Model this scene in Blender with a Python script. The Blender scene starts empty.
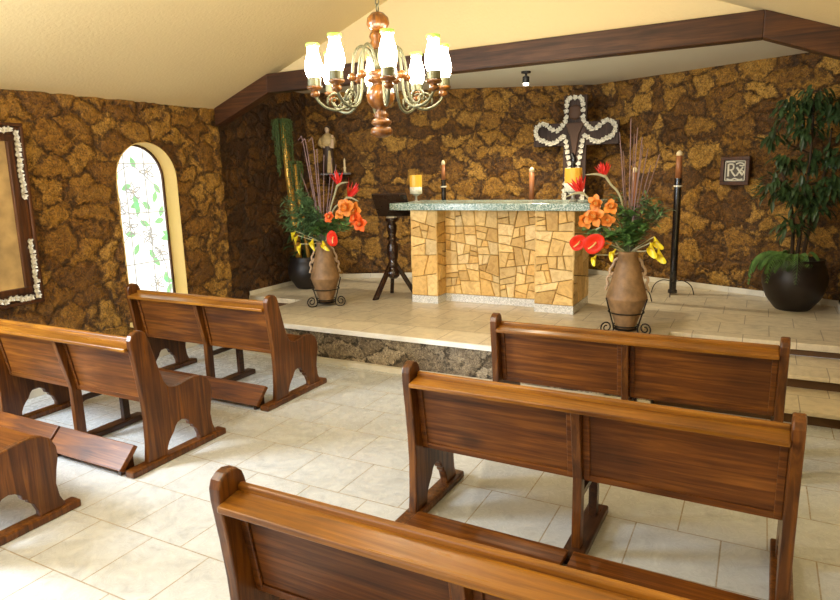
import bpy, bmesh, math, random
from mathutils import Vector, Matrix, noise
C = bpy.context.scene
COL = C.collection
PI = math.pi
rnd = random.Random(7)

# ------------------------------------------------------------------ camera, world, lights, exposure
cam_d = bpy.data.cameras.new('camera'); cam = bpy.data.objects.new('camera', cam_d); COL.objects.link(cam)
F_PX, PITCH, YAW, ROLL, CAM_H = 640.34, 0.1971, 0.4887, -0.0259, 1.8426
_cy, _sy, _cp, _sp = math.cos(YAW), math.sin(YAW), math.cos(PITCH), math.sin(PITCH)
_f = Vector((-_sy*_cp, _cy*_cp, -_sp)); _r = Vector((_cy, _sy, 0)); _u = _r.cross(_f)
_r2 = _r*math.cos(ROLL) + _u*math.sin(ROLL); _u2 = -_r*math.sin(ROLL) + _u*math.cos(ROLL)
cam.matrix_world = Matrix(((_r2.x, _u2.x, -_f.x, 0), (_r2.y, _u2.y, -_f.y, 0), (_r2.z, _u2.z, -_f.z, CAM_H), (0, 0, 0, 1)))
cam_d.sensor_width = 36.0; cam_d.lens = F_PX*36.0/840.0; cam_d.clip_start = 0.05
C.camera = cam

w = bpy.data.worlds.new('world'); C.world = w; w.use_nodes = True
w.node_tree.nodes['Background'].inputs[0].default_value = (0.85, 0.92, 1.0, 1)
w.node_tree.nodes['Background'].inputs[1].default_value = 0.6

def area(name, loc, target, sx, sy, power, col, spread=PI):
    d = bpy.data.lights.new(name, 'AREA'); d.shape = 'RECTANGLE'; d.size = sx; d.size_y = sy
    d.energy = power; d.color = col; d.spread = spread
    o = bpy.data.objects.new(name, d); COL.objects.link(o); o.location = loc
    o.rotation_euler = (Vector(target)-Vector(loc)).to_track_quat('-Z', 'Y').to_euler()
    return o
# unseen daylight from behind and left; the doorway and window are assumed, not modelled
area('rear_daylight', (-3.6, -3.3, 1.9), (-2.9, 5.0, 0.6), 2.4, 2.6, 70, (0.95, 0.97, 1.0))
area('left_window_daylight', (-5.3, 0.9, 1.7), (-2.6, 1.9, 0.0), 0.8, 1.7, 250, (0.80, 0.90, 1.0))

# added fill light hidden behind the beam, brightens the chancel ceiling
area('chancel_fill_strip', (-2.4, 5.78, 2.84), (-2.4, 7.6, 3.25), 4.2, 0.06, 26, (1.0, 0.92, 0.74))
# added fill light out of view, brightens the left slope of the nave ceiling
pl = bpy.data.lights.new('nave_fill_light', 'POINT'); pl.energy = 115; pl.color = (1.0, 0.93, 0.80); pl.shadow_soft_size = 0.3
plo = bpy.data.objects.new('nave_fill_light', pl); COL.objects.link(plo); plo.location = (-3.0, 0.6, 2.6)

C.view_settings.view_transform = 'Standard'
C.view_settings.look = 'None'
C.view_settings.exposure = 0.3
C.view_settings.gamma = 1.0
C.view_settings.use_curve_mapping = False

# ------------------------------------------------------------------ helpers
def tag(o, label=None, cat=None, group=None, kind=None):
    if label: o['label'] = label
    if cat: o['category'] = cat
    if group: o['group'] = group
    if kind: o['kind'] = kind
    return o
def thing(name, label, cat, loc=(0, 0, 0), rz=0.0, group=None):
    o = bpy.data.objects.new(name, None); COL.objects.link(o)
    o.location = loc; o.rotation_euler = (0, 0, rz); o.empty_display_size = 0.1
    return tag(o, label, cat, group)
def obj(name, bm, mat, parent=None, smooth=False, bevel=0.0, subsurf=0):
    bmesh.ops.recalc_face_normals(bm, faces=bm.faces[:])
    me = bpy.data.meshes.new(name); bm.to_mesh(me); bm.free()
    for m in (mat if isinstance(mat, (list, tuple)) else [mat]): me.materials.append(m)
    if smooth:
        me.polygons.foreach_set('use_smooth', [True]*len(me.polygons))
    o = bpy.data.objects.new(name, me); COL.objects.link(o)
    if parent: o.parent = parent
    if bevel:
        b = o.modifiers.new('bevel', 'BEVEL'); b.width = bevel; b.segments = 2; b.limit_method = 'ANGLE'; b.angle_limit = 0.7
        b.harden_normals = False
    if subsurf:
        s = o.modifiers.new('sub', 'SUBSURF'); s.levels = s.render_levels = subsurf
    return o
def struct(name, bm, mat, parent=None, **k):
    o = obj(name, bm, mat, parent, **k)
    if not parent: o['kind'] = 'structure'
    return o
def dup(root, loc, rz=0.0, label=None, group=None, scale=None):
    r = root.copy(); COL.objects.link(r); r.location = loc; r.rotation_euler = (0, 0, rz)
    if scale: r.scale = scale
    if label: r['label'] = label
    if group: r['group'] = group
    for ch in list(root.children):
        c = ch.copy(); COL.objects.link(c); c.parent = r
        for g in list(ch.children):
            d = g.copy(); COL.objects.link(d); d.parent = c
    return r
B = bmesh.new
def box(bm, x0, x1, y0, y1, z0, z1, M=None):
    vs = [bm.verts.new((x, y, z)) for x in (x0, x1) for y in (y0, y1) for z in (z0, z1)]
    for f in ((0, 1, 3, 2), (4, 6, 7, 5), (0, 4, 5, 1), (2, 3, 7, 6), (0, 2, 6, 4), (1, 5, 7, 3)):
        bm.faces.new([vs[i] for i in f])
    if M is not None: bmesh.ops.transform(bm, matrix=M, verts=vs)
    return vs
def prism(bm, pts, vec):
    a = [bm.verts.new(p) for p in pts]; b = [bm.verts.new(Vector(p)+Vector(vec)) for p in pts]
    bm.faces.new(a); bm.faces.new(b[::-1]); n = len(a)
    for i in range(n): bm.faces.new((a[i], b[i], b[(i+1) % n], a[(i+1) % n]))
def lathe(bm, prof, c=(0, 0, 0), n=20, sx=1.0, sy=1.0, flute=0, fa=0.0):
    rings = []
    for r, z in prof:
        if r < 1e-5: rings.append([bm.verts.new((c[0], c[1], c[2]+z))]); continue
        ring = []
        for i in range(n):
            a = 2*PI*i/n; rr = r*(1+fa*math.cos(flute*a)) if flute else r
            ring.append(bm.verts.new((c[0]+rr*math.cos(a)*sx, c[1]+rr*math.sin(a)*sy, c[2]+z)))
        rings.append(ring)
    for p, q in zip(rings, rings[1:]):
        for i in range(n):
            j = (i+1) % n
            if len(p) == 1 and len(q) == 1: continue
            if len(p) == 1: bm.faces.new((p[0], q[i], q[j]))
            elif len(q) == 1: bm.faces.new((p[i], p[j], q[0]))
            else: bm.faces.new((p[i], p[j], q[j], q[i]))
    for ring in (rings[0], rings[-1]):
        if len(ring) > 2: bm.faces.new(ring)
def spline(pts, k=6):
    P = [Vector(p) for p in pts]
    if len(P) < 3: return P
    out = []
    for i in range(len(P)-1):
        p0, p1, p2, p3 = P[max(i-1, 0)], P[i], P[i+1], P[min(i+2, len(P)-1)]
        for s in range(k):
            t = s/k
            out.append(0.5*((2*p1)+(p2-p0)*t+(2*p0-5*p1+4*p2-p3)*t*t+(3*p1-p0-3*p2+p3)*t**3))
    out.append(P[-1]); return out
def tube(bm, pts, r, n=8, r1=None, rs=None):
    P = [Vector(p) for p in pts]; m = len(P); prev = None; rings = []
    for i, p in enumerate(P):
        t = (P[min(i+1, m-1)]-P[max(i-1, 0)])
        if t.length < 1e-9: t = Vector((0, 0, 1))
        t.normalize()
        if prev is None:
            a = Vector((0, 0, 1)) if abs(t.z) < 0.9 else Vector((1, 0, 0)); u = t.cross(a).normalized()
        else:
            u = prev - t*prev.dot(t)
            u = u.normalized() if u.length > 1e-6 else t.orthogonal().normalized()
        prev = u; v = t.cross(u)
        rr = rs[i] if rs else (r if r1 is None else r+(r1-r)*i/(m-1))
        rings.append([bm.verts.new(p+(u*math.cos(2*PI*k/n)+v*math.sin(2*PI*k/n))*rr) for k in range(n)])
    for a, b in zip(rings, rings[1:]):
        for k in range(n): bm.faces.new((a[k], a[(k+1) % n], b[(k+1) % n], b[k]))
    bm.faces.new(rings[0][::-1]); bm.faces.new(rings[-1])
def sph(bm, c, r, sx=1, sy=1, sz=1, u=12, v=8):
    bmesh.ops.create_uvsphere(bm, u_segments=u, v_segments=v, radius=r, matrix=Matrix.Translation(c) @ Matrix.Diagonal((sx, sy, sz, 1)))
def petal(bm, base, d, up, L, W, curl=0.0, cup=0.0, n=6, tip=1.0, thick=0.0):
    """a leaf or petal blade: a ribbon from base along d, bending towards up by curl"""
    d = Vector(d).normalized(); up = Vector(up); up = (up-d*up.dot(d))
    up = up.normalized() if up.length > 1e-6 else d.orthogonal().normalized()
    s = d.cross(up); rows = []
    p = Vector(base)
    for i in range(n+1):
        t = i/n; a = curl*t
        dd = d*math.cos(a)+up*math.sin(a); uu = up*math.cos(a)-d*math.sin(a)
        if i: p = p+dd*(L/n)
        wd = W*0.5*(math.sin(PI*min(1, t*0.92+0.06)**(0.75*tip)))
        rows.append([bm.verts.new(p-s*wd+uu*cup*wd), bm.verts.new(p-uu*cup*wd*0.2), bm.verts.new(p+s*wd+uu*cup*wd)])
    for a, b in zip(rows, rows[1:]):
        bm.faces.new((a[0], a[1], b[1], b[0])); bm.faces.new((a[1], a[2], b[2], b[1]))

# ------------------------------------------------------------------ materials
def nt(name):
    m = bpy.data.materials.new(name); m.use_nodes = True
    n = m.node_tree.nodes; return m, n, m.node_tree.links, n['Principled BSDF']
def plain(name, col, rough=0.5, metal=0.0, coat=0.0, spec=0.5, bump=0.0, bscale=60, var=0.0, vscale=8, sub=0.0):
    m, n, l, p = nt(name)
    p.inputs['Base Color'].default_value = (*col, 1); p.inputs['Roughness'].default_value = rough
    p.inputs['Metallic'].default_value = metal; p.inputs['Coat Weight'].default_value = coat
    p.inputs['Specular IOR Level'].default_value = spec
    if bump or var:
        tc = n.new('ShaderNodeTexCoord'); no = n.new('ShaderNodeTexNoise'); no.inputs['Detail'].default_value = 5
        l.new(tc.outputs['Object'], no.inputs['Vector'])
    if bump:
        no.inputs['Scale'].default_value = bscale
        b = n.new('ShaderNodeBump'); b.inputs['Strength'].default_value = bump; b.inputs['Distance'].default_value = 0.01
        l.new(no.outputs['Fac'], b.inputs['Height']); l.new(b.outputs['Normal'], p.inputs['Normal'])
    if var:
        n2 = n.new('ShaderNodeTexNoise'); n2.inputs['Scale'].default_value = vscale; n2.inputs['Detail'].default_value = 6
        l.new(tc.outputs['Object'], n2.inputs['Vector'])
        r = n.new('ShaderNodeValToRGB'); r.color_ramp.elements[0].position = 0.3; r.color_ramp.elements[1].position = 0.7
        r.color_ramp.elements[0].color = (*[c*(1-var) for c in col], 1); r.color_ramp.elements[1].color = (*[min(1, c*(1+var)) for c in col], 1)
        l.new(n2.outputs['Fac'], r.inputs['Fac']); l.new(r.outputs['Color'], p.inputs['Base Color'])
    return m
def ramp(n, stops):
    r = n.new('ShaderNodeValToRGB'); e = r.color_ramp.elements
    while len(e) < len(stops): e.new(0.5)
    for i, (pos, c) in enumerate(stops): e[i].position = pos; e[i].color = (*c, 1)
    return r
def math_n(n, l, op, a, b=None):
    m = n.new('ShaderNodeMath'); m.operation = op
    for i, v in enumerate((a, b)):
        if v is None: continue
        if isinstance(v, (int, float)): m.inputs[i].default_value = v
        else: l.new(v, m.inputs[i])
    return m.outputs[0]
def wood(name, dark, mid, light, axis='X', rough=0.32, knots=0.6, scale=1.0, coat=0.3):
    m, n, l, p = nt(name)
    tc = n.new('ShaderNodeTexCoord'); mp = n.new('ShaderNodeMapping'); l.new(tc.outputs['Object'], mp.inputs[0])
    s = [38*scale]*3; s['XYZ'.index(axis)] = 1.9*scale; mp.inputs['Scale'].default_value = s
    oi = n.new('ShaderNodeObjectInfo')
    off = n.new('ShaderNodeVectorMath'); off.operation = 'SCALE'; off.inputs[0].default_value = (37, 53, 71)
    l.new(oi.outputs['Random'], off.inputs['Scale'])
    ad = n.new('ShaderNodeVectorMath'); l.new(mp.outputs[0], ad.inputs[0]); l.new(off.outputs[0], ad.inputs[1])
    n1 = n.new('ShaderNodeTexNoise'); n1.inputs['Scale'].default_value = 1.0; n1.inputs['Detail'].default_value = 9; n1.inputs['Roughness'].default_value = 0.62; n1.inputs['Distortion'].default_value = 0.6
    l.new(ad.outputs[0], n1.inputs['Vector'])
    r = ramp(n, [(0.28, dark), (0.5, mid), (0.72, light)]); l.new(n1.outputs['Fac'], r.inputs['Fac'])
    # broad stain
    n2 = n.new('ShaderNodeTexNoise'); n2.inputs['Scale'].default_value = 2.2; n2.inputs['Detail'].default_value = 2
    av = n.new('ShaderNodeVectorMath'); l.new(tc.outputs['Object'], av.inputs[0]); l.new(off.outputs[0], av.inputs[1]); l.new(av.outputs[0], n2.inputs['Vector'])
    r2 = ramp(n, [(0.3, (0.62, 0.58, 0.55)), (0.65, (1.12, 1.08, 1.0))]); l.new(n2.outputs['Fac'], r2.inputs['Fac'])
    mx = n.new('ShaderNodeMix'); mx.data_type = 'RGBA'; mx.blend_type = 'MULTIPLY'; mx.inputs[0].default_value = 1
    l.new(r.outputs[0], mx.inputs[6]); l.new(r2.outputs[0], mx.inputs[7]); out = mx.outputs[2]
    if knots:
        mk = n.new('ShaderNodeMapping'); ks = [3.6]*3; ks['XYZ'.index(axis)] = 1.9; mk.inputs['Scale'].default_value = ks
        l.new(av.outputs[0], mk.inputs[0])
        vo = n.new('ShaderNodeTexVoronoi'); vo.inputs['Scale'].default_value = 1.0; l.new(mk.outputs[0], vo.inputs['Vector'])
        rk = ramp(n, [(0.06, (1, 1, 1)), (0.17, (0, 0, 0))]); l.new(vo.outputs['Distance'], rk.inputs['Fac'])
        k = math_n(n, l, 'MULTIPLY', rk.outputs[0], knots)
        m2 = n.new('ShaderNodeMix'); m2.data_type = 'RGBA'; l.new(k, m2.inputs[0]); l.new(out, m2.inputs[6]); m2.inputs[7].default_value = (*[c*0.35 for c in dark], 1)
        out = m2.outputs[2]
    l.new(out, p.inputs['Base Color'])
    rr = ramp(n, [(0.3, (rough+0.12,)*3), (0.7, (rough-0.06,)*3)]); l.new(n1.outputs['Fac'], rr.inputs['Fac']); l.new(rr.outputs[0], p.inputs['Roughness'])
    p.inputs['Specular IOR Level'].default_value = 0.35; p.inputs['Coat Weight'].default_value = coat; p.inputs['Coat Roughness'].default_value = 0.18
    b = n.new('ShaderNodeBump'); b.inputs['Strength'].default_value = 0.18; b.inputs['Distance'].default_value = 0.004
    l.new(n1.outputs['Fac'], b.inputs['Height']); l.new(b.outputs[0], p.inputs['Normal'])
    return m
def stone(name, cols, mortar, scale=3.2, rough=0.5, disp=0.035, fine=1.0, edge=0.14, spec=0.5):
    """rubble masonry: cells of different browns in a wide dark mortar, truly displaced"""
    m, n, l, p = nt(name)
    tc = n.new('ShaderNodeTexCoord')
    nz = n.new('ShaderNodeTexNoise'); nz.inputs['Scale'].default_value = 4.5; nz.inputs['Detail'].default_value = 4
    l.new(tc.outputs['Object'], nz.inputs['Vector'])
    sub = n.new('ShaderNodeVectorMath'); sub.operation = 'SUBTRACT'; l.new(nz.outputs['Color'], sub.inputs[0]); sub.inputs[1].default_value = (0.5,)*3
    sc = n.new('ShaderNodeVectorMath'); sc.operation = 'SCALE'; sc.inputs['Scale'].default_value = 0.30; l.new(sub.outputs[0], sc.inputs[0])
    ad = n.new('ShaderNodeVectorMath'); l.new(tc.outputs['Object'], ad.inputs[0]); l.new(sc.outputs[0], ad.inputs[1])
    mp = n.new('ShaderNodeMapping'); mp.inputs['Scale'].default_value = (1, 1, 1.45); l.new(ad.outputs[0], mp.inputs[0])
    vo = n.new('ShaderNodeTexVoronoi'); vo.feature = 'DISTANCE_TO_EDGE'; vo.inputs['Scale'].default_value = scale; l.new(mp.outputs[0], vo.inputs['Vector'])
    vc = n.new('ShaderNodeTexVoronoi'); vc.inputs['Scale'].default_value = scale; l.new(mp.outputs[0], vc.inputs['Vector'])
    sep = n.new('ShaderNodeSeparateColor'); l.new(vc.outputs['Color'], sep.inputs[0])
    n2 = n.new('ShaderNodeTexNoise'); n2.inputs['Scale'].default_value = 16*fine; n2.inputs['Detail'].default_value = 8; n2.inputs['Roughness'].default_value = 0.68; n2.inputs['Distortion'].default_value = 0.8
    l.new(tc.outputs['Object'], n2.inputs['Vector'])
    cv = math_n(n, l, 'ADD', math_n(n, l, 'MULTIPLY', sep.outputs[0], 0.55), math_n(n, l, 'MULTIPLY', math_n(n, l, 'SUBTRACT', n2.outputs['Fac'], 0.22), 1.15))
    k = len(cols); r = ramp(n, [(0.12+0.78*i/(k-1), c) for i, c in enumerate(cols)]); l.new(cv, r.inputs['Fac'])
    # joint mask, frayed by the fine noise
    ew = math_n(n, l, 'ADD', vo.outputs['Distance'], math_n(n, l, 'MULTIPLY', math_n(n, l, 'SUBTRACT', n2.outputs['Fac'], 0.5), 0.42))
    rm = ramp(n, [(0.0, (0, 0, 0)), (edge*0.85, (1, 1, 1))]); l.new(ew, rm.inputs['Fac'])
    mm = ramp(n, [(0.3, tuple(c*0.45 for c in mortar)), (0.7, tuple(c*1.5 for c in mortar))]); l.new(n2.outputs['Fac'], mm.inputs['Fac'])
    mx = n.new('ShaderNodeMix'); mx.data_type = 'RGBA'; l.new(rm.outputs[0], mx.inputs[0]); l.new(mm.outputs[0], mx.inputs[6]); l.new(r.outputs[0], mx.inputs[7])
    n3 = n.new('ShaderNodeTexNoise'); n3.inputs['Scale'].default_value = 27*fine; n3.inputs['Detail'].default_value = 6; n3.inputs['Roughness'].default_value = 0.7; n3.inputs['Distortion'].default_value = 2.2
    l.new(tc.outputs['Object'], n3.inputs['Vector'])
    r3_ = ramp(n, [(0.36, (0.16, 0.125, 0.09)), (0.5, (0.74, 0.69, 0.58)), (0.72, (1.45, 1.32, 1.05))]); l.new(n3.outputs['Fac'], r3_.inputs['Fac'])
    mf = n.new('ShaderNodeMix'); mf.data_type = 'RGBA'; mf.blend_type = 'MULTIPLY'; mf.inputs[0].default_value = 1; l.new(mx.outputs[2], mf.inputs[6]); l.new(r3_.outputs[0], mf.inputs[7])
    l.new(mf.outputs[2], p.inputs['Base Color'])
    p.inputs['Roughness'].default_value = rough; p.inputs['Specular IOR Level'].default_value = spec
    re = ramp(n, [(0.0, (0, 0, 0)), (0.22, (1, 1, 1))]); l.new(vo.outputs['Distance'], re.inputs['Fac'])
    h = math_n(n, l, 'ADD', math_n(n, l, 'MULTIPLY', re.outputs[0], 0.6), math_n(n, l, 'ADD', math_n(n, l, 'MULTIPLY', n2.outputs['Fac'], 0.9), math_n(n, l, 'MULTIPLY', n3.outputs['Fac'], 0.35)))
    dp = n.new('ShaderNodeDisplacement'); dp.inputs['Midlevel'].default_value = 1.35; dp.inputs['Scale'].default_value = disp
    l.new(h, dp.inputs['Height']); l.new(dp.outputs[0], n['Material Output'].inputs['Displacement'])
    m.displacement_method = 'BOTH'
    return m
def tiles(name, base, var, grout, w_, h_, ox, oy, rough=0.22, warm=None, vs=3.0, mort=0.004):
    m, n, l, p = nt(name)
    tc = n.new('ShaderNodeTexCoord'); mp = n.new('ShaderNodeMapping'); mp.inputs['Location'].default_value = (-ox, -oy, 0)
    l.new(tc.outputs['Object'], mp.inputs[0])
    br = n.new('ShaderNodeTexBrick'); br.inputs['Scale'].default_value = 1; br.inputs['Brick Width'].default_value = w_; br.inputs['Row Height'].default_value = h_
    br.inputs['Mortar Size'].default_value = mort; br.inputs['Mortar Smooth'].default_value = 0.2; br.offset = 0.5; br.inputs['Bias'].default_value = 0
    br.inputs['Color1'].default_value = (0.35, 0.35, 0.35, 1); br.inputs['Color2'].default_value = (0.65, 0.65, 0.65, 1); br.inputs['Mortar'].default_value = (0.5, 0.5, 0.5, 1)
    l.new(mp.outputs[0], br.inputs['Vector'])
    nz = n.new('ShaderNodeTexNoise'); nz.inputs['Scale'].default_value = vs; nz.inputs['Detail'].default_value = 8; nz.inputs['Roughness'].default_value = 0.66; nz.inputs['Distortion'].default_value = 1.2
    # each tile shifts the marbling
    sh = n.new('ShaderNodeVectorMath'); sh.operation = 'SCALE'; sh.inputs['Scale'].default_value = 9; l.new(br.outputs['Color'], sh.inputs[0])
    ad = n.new('ShaderNodeVectorMath'); l.new(tc.outputs['Object'], ad.inputs[0]); l.new(sh.outputs[0], ad.inputs[1])
    l.new(ad.outputs[0], nz.inputs['Vector'])
    r = ramp(n, [(0.28, tuple(c*(1-var) for c in base)), (0.5, base), (0.72, tuple(min(1, c*(1+var*0.7)) for c in base))]); l.new(nz.outputs['Fac'], r.inputs['Fac'])
    mx = n.new('ShaderNodeMix'); mx.data_type = 'RGBA'; l.new(br.outputs['Fac'], mx.inputs[0]); l.new(r.outputs[0], mx.inputs[6]); mx.inputs[7].default_value = (*grout, 1)
    l.new(mx.outputs[2], p.inputs['Base Color'])
    rr = ramp(n, [(0.3, (rough+0.1,)*3), (0.7, (rough,)*3)]); l.new(nz.outputs['Fac'], rr.inputs['Fac']); l.new(rr.outputs[0], p.inputs['Roughness'])
    b = n.new('ShaderNodeBump'); b.inputs['Strength'].default_value = 0.25; b.inputs['Distance'].default_value = 0.003
    hh = math_n(n, l, 'SUBTRACT', math_n(n, l, 'MULTIPLY', nz.outputs['Fac'], 0.5), br.outputs['Fac']); l.new(hh, b.inputs['Height']); l.new(b.outputs[0], p.inputs['Normal'])
    return m
def emit(name, col, s, base=(1, 1, 1)):
    m, n, l, p = nt(name)
    p.inputs['Base Color'].default_value = (*base, 1); p.inputs['Emission Color'].default_value = (*col, 1); p.inputs['Emission Strength'].default_value = s
    p.inputs['Roughness'].default_value = 0.2
    return m
def speckle(name, c0, c1, c2, scale=180, rough=0.2):
    m, n, l, p = nt(name)
    tc = n.new('ShaderNodeTexCoord'); vo = n.new('ShaderNodeTexVoronoi'); vo.inputs['Scale'].default_value = scale
    l.new(tc.outputs['Object'], vo.inputs['Vector']); s = n.new('ShaderNodeSeparateColor'); l.new(vo.outputs['Color'], s.inputs[0])
    r = ramp(n, [(0.15, c0), (0.5, c1), (0.9, c2)]); l.new(s.outputs[0], r.inputs['Fac']); l.new(r.outputs[0], p.inputs['Base Color'])
    p.inputs['Roughness'].default_value = rough
    return m
def attr_stone(name, rough=0.6):
    m, n, l, p = nt(name)
    a = n.new('ShaderNodeVertexColor'); a.layer_name = 'tint'
    tc = n.new('ShaderNodeTexCoord'); nz = n.new('ShaderNodeTexNoise'); nz.inputs['Scale'].default_value = 11; nz.inputs['Detail'].default_value = 8; nz.inputs['Roughness'].default_value = 0.65; nz.inputs['Distortion'].default_value = 1.5
    l.new(tc.outputs['Object'], nz.inputs['Vector'])
    r = ramp(n, [(0.3, (0.72, 0.62, 0.5)), (0.52, (1, 1, 1)), (0.75, (1.15, 1.2, 1.3))]); l.new(nz.outputs['Fac'], r.inputs['Fac'])
    mx = n.new('ShaderNodeMix'); mx.data_type = 'RGBA'; mx.blend_type = 'MULTIPLY'; mx.inputs[0].default_value = 1
    l.new(a.outputs[0], mx.inputs[6]); l.new(r.outputs[0], mx.inputs[7]); l.new(mx.outputs[2], p.inputs['Base Color'])
    p.inputs['Roughness'].default_value = rough
    b = n.new('ShaderNodeBump'); b.inputs['Strength'].default_value = 0.6; b.inputs['Distance'].default_value = 0.01
    l.new(nz.outputs['Fac'], b.inputs['Height']); l.new(b.outputs[0], p.inputs['Normal'])
    return m

M_STONE = stone('rubble_stone', [(0.07, 0.028, 0.005), (0.17, 0.075, 0.011), (0.30, 0.145, 0.020), (0.44, 0.235, 0.036), (0.60, 0.36, 0.08)], (0.11, 0.048, 0.009), rough=0.42)
M_STONE_DARK = stone('rubble_stone_apse', [(0.05, 0.020, 0.004), (0.12, 0.053, 0.009), (0.24, 0.115, 0.017), (0.40, 0.215, 0.034), (0.58, 0.35, 0.08)], (0.085, 0.037, 0.008), scale=3.1, rough=0.4)
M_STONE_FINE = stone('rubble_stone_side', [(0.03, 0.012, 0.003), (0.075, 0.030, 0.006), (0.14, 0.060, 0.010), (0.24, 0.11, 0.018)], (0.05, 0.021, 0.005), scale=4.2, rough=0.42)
M_RISER = stone('riser_stone', [(0.06, 0.045, 0.032), (0.22, 0.18, 0.14), (0.44, 0.38, 0.31), (0.66, 0.60, 0.52)], (0.10, 0.08, 0.055), scale=3.0, disp=0.03, fine=1.3, edge=0.06)
M_FLOOR = tiles('floor_tile', (0.535, 0.555, 0.56), 0.24, (0.36, 0.31, 0.24), 0.4065, 0.407, -2.904, 1.6175, vs=11)
M_DAIS = tiles('dais_tile', (0.64, 0.555, 0.40), 0.25, (0.30, 0.235, 0.16), 0.4065, 0.407, -2.7, 4.97, rough=0.28, vs=6)
M_PLASTER = plain('cream_plaster', (0.80, 0.65, 0.36), 0.9, bump=0.35, bscale=42, spec=0.2)
M_WHITE_CEIL = plain('white_ceiling_paint', (0.80, 0.78, 0.70), 0.9, bump=0.25, bscale=45, spec=0.2)
M_REVEAL = plain('window_plaster', (0.74, 0.54, 0.20), 0.8, bump=0.3, bscale=30)
M_SKIRT = plain('white_skirting', (0.72, 0.68, 0.58), 0.4, var=0.12, vscale=5)
M_LIP = plain('white_marble_lip', (0.88, 0.87, 0.84), 0.3, var=0.08, vscale=7)
M_BEAM = wood('beam_wood', (0.02, 0.008, 0.004), (0.065, 0.024, 0.009), (0.12, 0.048, 0.016), 'X', rough=0.42, knots=0, coat=0.1)
M_WX = wood('pew_wood_long', (0.045, 0.0125, 0.002), (0.130, 0.040, 0.0050), (0.250, 0.090, 0.012), 'X', rough=0.38, coat=0.05)
M_WRAIL = wood('pew_wood_rail', (0.10, 0.033, 0.004), (0.25, 0.098, 0.009), (0.38, 0.175, 0.020), 'X', rough=0.3, knots=0.3, coat=0.2)  # golden base colour carries the chandelier's warm reflection on the rails
M_WZ = wood('pew_wood_upright', (0.032, 0.009, 0.0015), (0.105, 0.034, 0.0048), (0.215, 0.080, 0.012), 'Z', knots=0.3, coat=0.15)
M_WDARK = wood('pew_wood_dark', (0.02, 0.007, 0.003), (0.05, 0.018, 0.006), (0.09, 0.033, 0.011), 'Y', knots=0)
M_DARKWOOD = wood('dark_turned_wood', (0.010, 0.004, 0.002), (0.030, 0.011, 0.006), (0.055, 0.020, 0.010), 'Z', rough=0.2, knots=0, coat=0.6)
M_CHWOOD = wood('chandelier_wood', (0.03, 0.009, 0.002), (0.12, 0.043, 0.006), (0.22, 0.092, 0.014), 'Z', rough=0.26, knots=0, coat=0.35)
M_FRAMEW = wood('picture_frame_wood', (0.020, 0.008, 0.004), (0.07, 0.025, 0.009), (0.12, 0.045, 0.016), 'Z', knots=0)
M_CHMETAL = plain('chandelier_metal', (0.105, 0.105, 0.06), 0.42, metal=0.4)
M_IRON = plain('wrought_iron', (0.018, 0.014, 0.012), 0.42, metal=0.7)
M_CLAY = plain('clay_vase', (0.25, 0.145, 0.066), 0.55, bump=0.5, bscale=35, var=0.28, vscale=14)
M_CLAYH = plain('clay_handle', (0.46, 0.33, 0.22), 0.5)
M_POT = plain('dark_glazed_pot', (0.012, 0.007, 0.005), 0.45, var=0.3)
M_SOIL = plain('soil', (0.03, 0.02, 0.012), 0.95, bump=0.6)
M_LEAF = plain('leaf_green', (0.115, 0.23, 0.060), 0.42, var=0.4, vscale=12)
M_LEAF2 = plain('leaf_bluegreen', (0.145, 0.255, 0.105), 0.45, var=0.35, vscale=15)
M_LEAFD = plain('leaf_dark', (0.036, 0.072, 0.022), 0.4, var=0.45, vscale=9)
M_PEARL = plain('trailing_bead_green', (0.075, 0.125, 0.030), 0.4, var=0.4, vscale=30)
M_STEM = plain('pale_stem', (0.42, 0.40, 0.24), 0.5)
M_GSTEM = plain('green_stem', (0.09, 0.14, 0.05), 0.5)
M_RED = plain('red_petal', (0.75, 0.030, 0.022), 0.4)
M_ANTH = plain('anthurium_red', (0.72, 0.035, 0.012), 0.4, spec=0.2)
M_ORANGE = plain('orange_petal', (0.90, 0.27, 0.035), 0.5, var=0.3, vscale=26)
M_ORANGE2 = plain('deep_orange_petal', (0.88, 0.14, 0.02), 0.5, var=0.2, vscale=20)
M_YELLOW = plain('yellow_petal', (0.88, 0.72, 0.03), 0.4)
M_SPADIX = plain('cream_spadix', (0.85, 0.62, 0.22), 0.5)
M_REED = plain('dried_reed', (0.27, 0.17, 0.17), 0.7, var=0.3)
M_BARK = plain('bark', (0.055, 0.035, 0.02), 0.8, bump=0.5)
M_GOLD = plain('golden_pole', (0.62, 0.33, 0.055), 0.28, metal=0.55, var=0.2, vscale=5)
M_CANDLE = plain('brown_candle', (0.33, 0.125, 0.045), 0.4)
M_CANDLETIP = plain('cream_wax', (0.80, 0.66, 0.40), 0.5)
M_PILLAR = plain('orange_pillar_wax', (0.90, 0.48, 0.05), 0.4)
M_PILLARB = plain('mottled_white_wax', (0.80, 0.74, 0.60), 0.5, var=0.25, vscale=60)
M_GLASSY = plain('clear_glass_base', (0.32, 0.30, 0.25), 0.08, coat=1.0)
M_BLACK = plain('black_enamel', (0.010, 0.008, 0.008), 0.22, coat=0.5)
M_BLACKM = plain('black_metal', (0.008, 0.008, 0.008), 0.4, metal=0.3)
M_WHITEFL = plain('white_flower_ornament', (0.66, 0.63, 0.54), 0.5, var=0.35, vscale=40)
M_SILVER = plain('tarnished_silver', (0.74, 0.70, 0.58), 0.45, metal=0.2)
M_SILVERD = plain('tarnished_recess', (0.09, 0.075, 0.055), 0.5, metal=0.4)
M_CROSSW = wood('cross_wood', (0.012, 0.006, 0.004), (0.035, 0.016, 0.010), (0.07, 0.036, 0.022), 'Z', rough=0.6, knots=0, coat=0.0)
M_CORPUS = plain('corpus_wood', (0.085, 0.045, 0.028), 0.6, spec=0.25)
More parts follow.
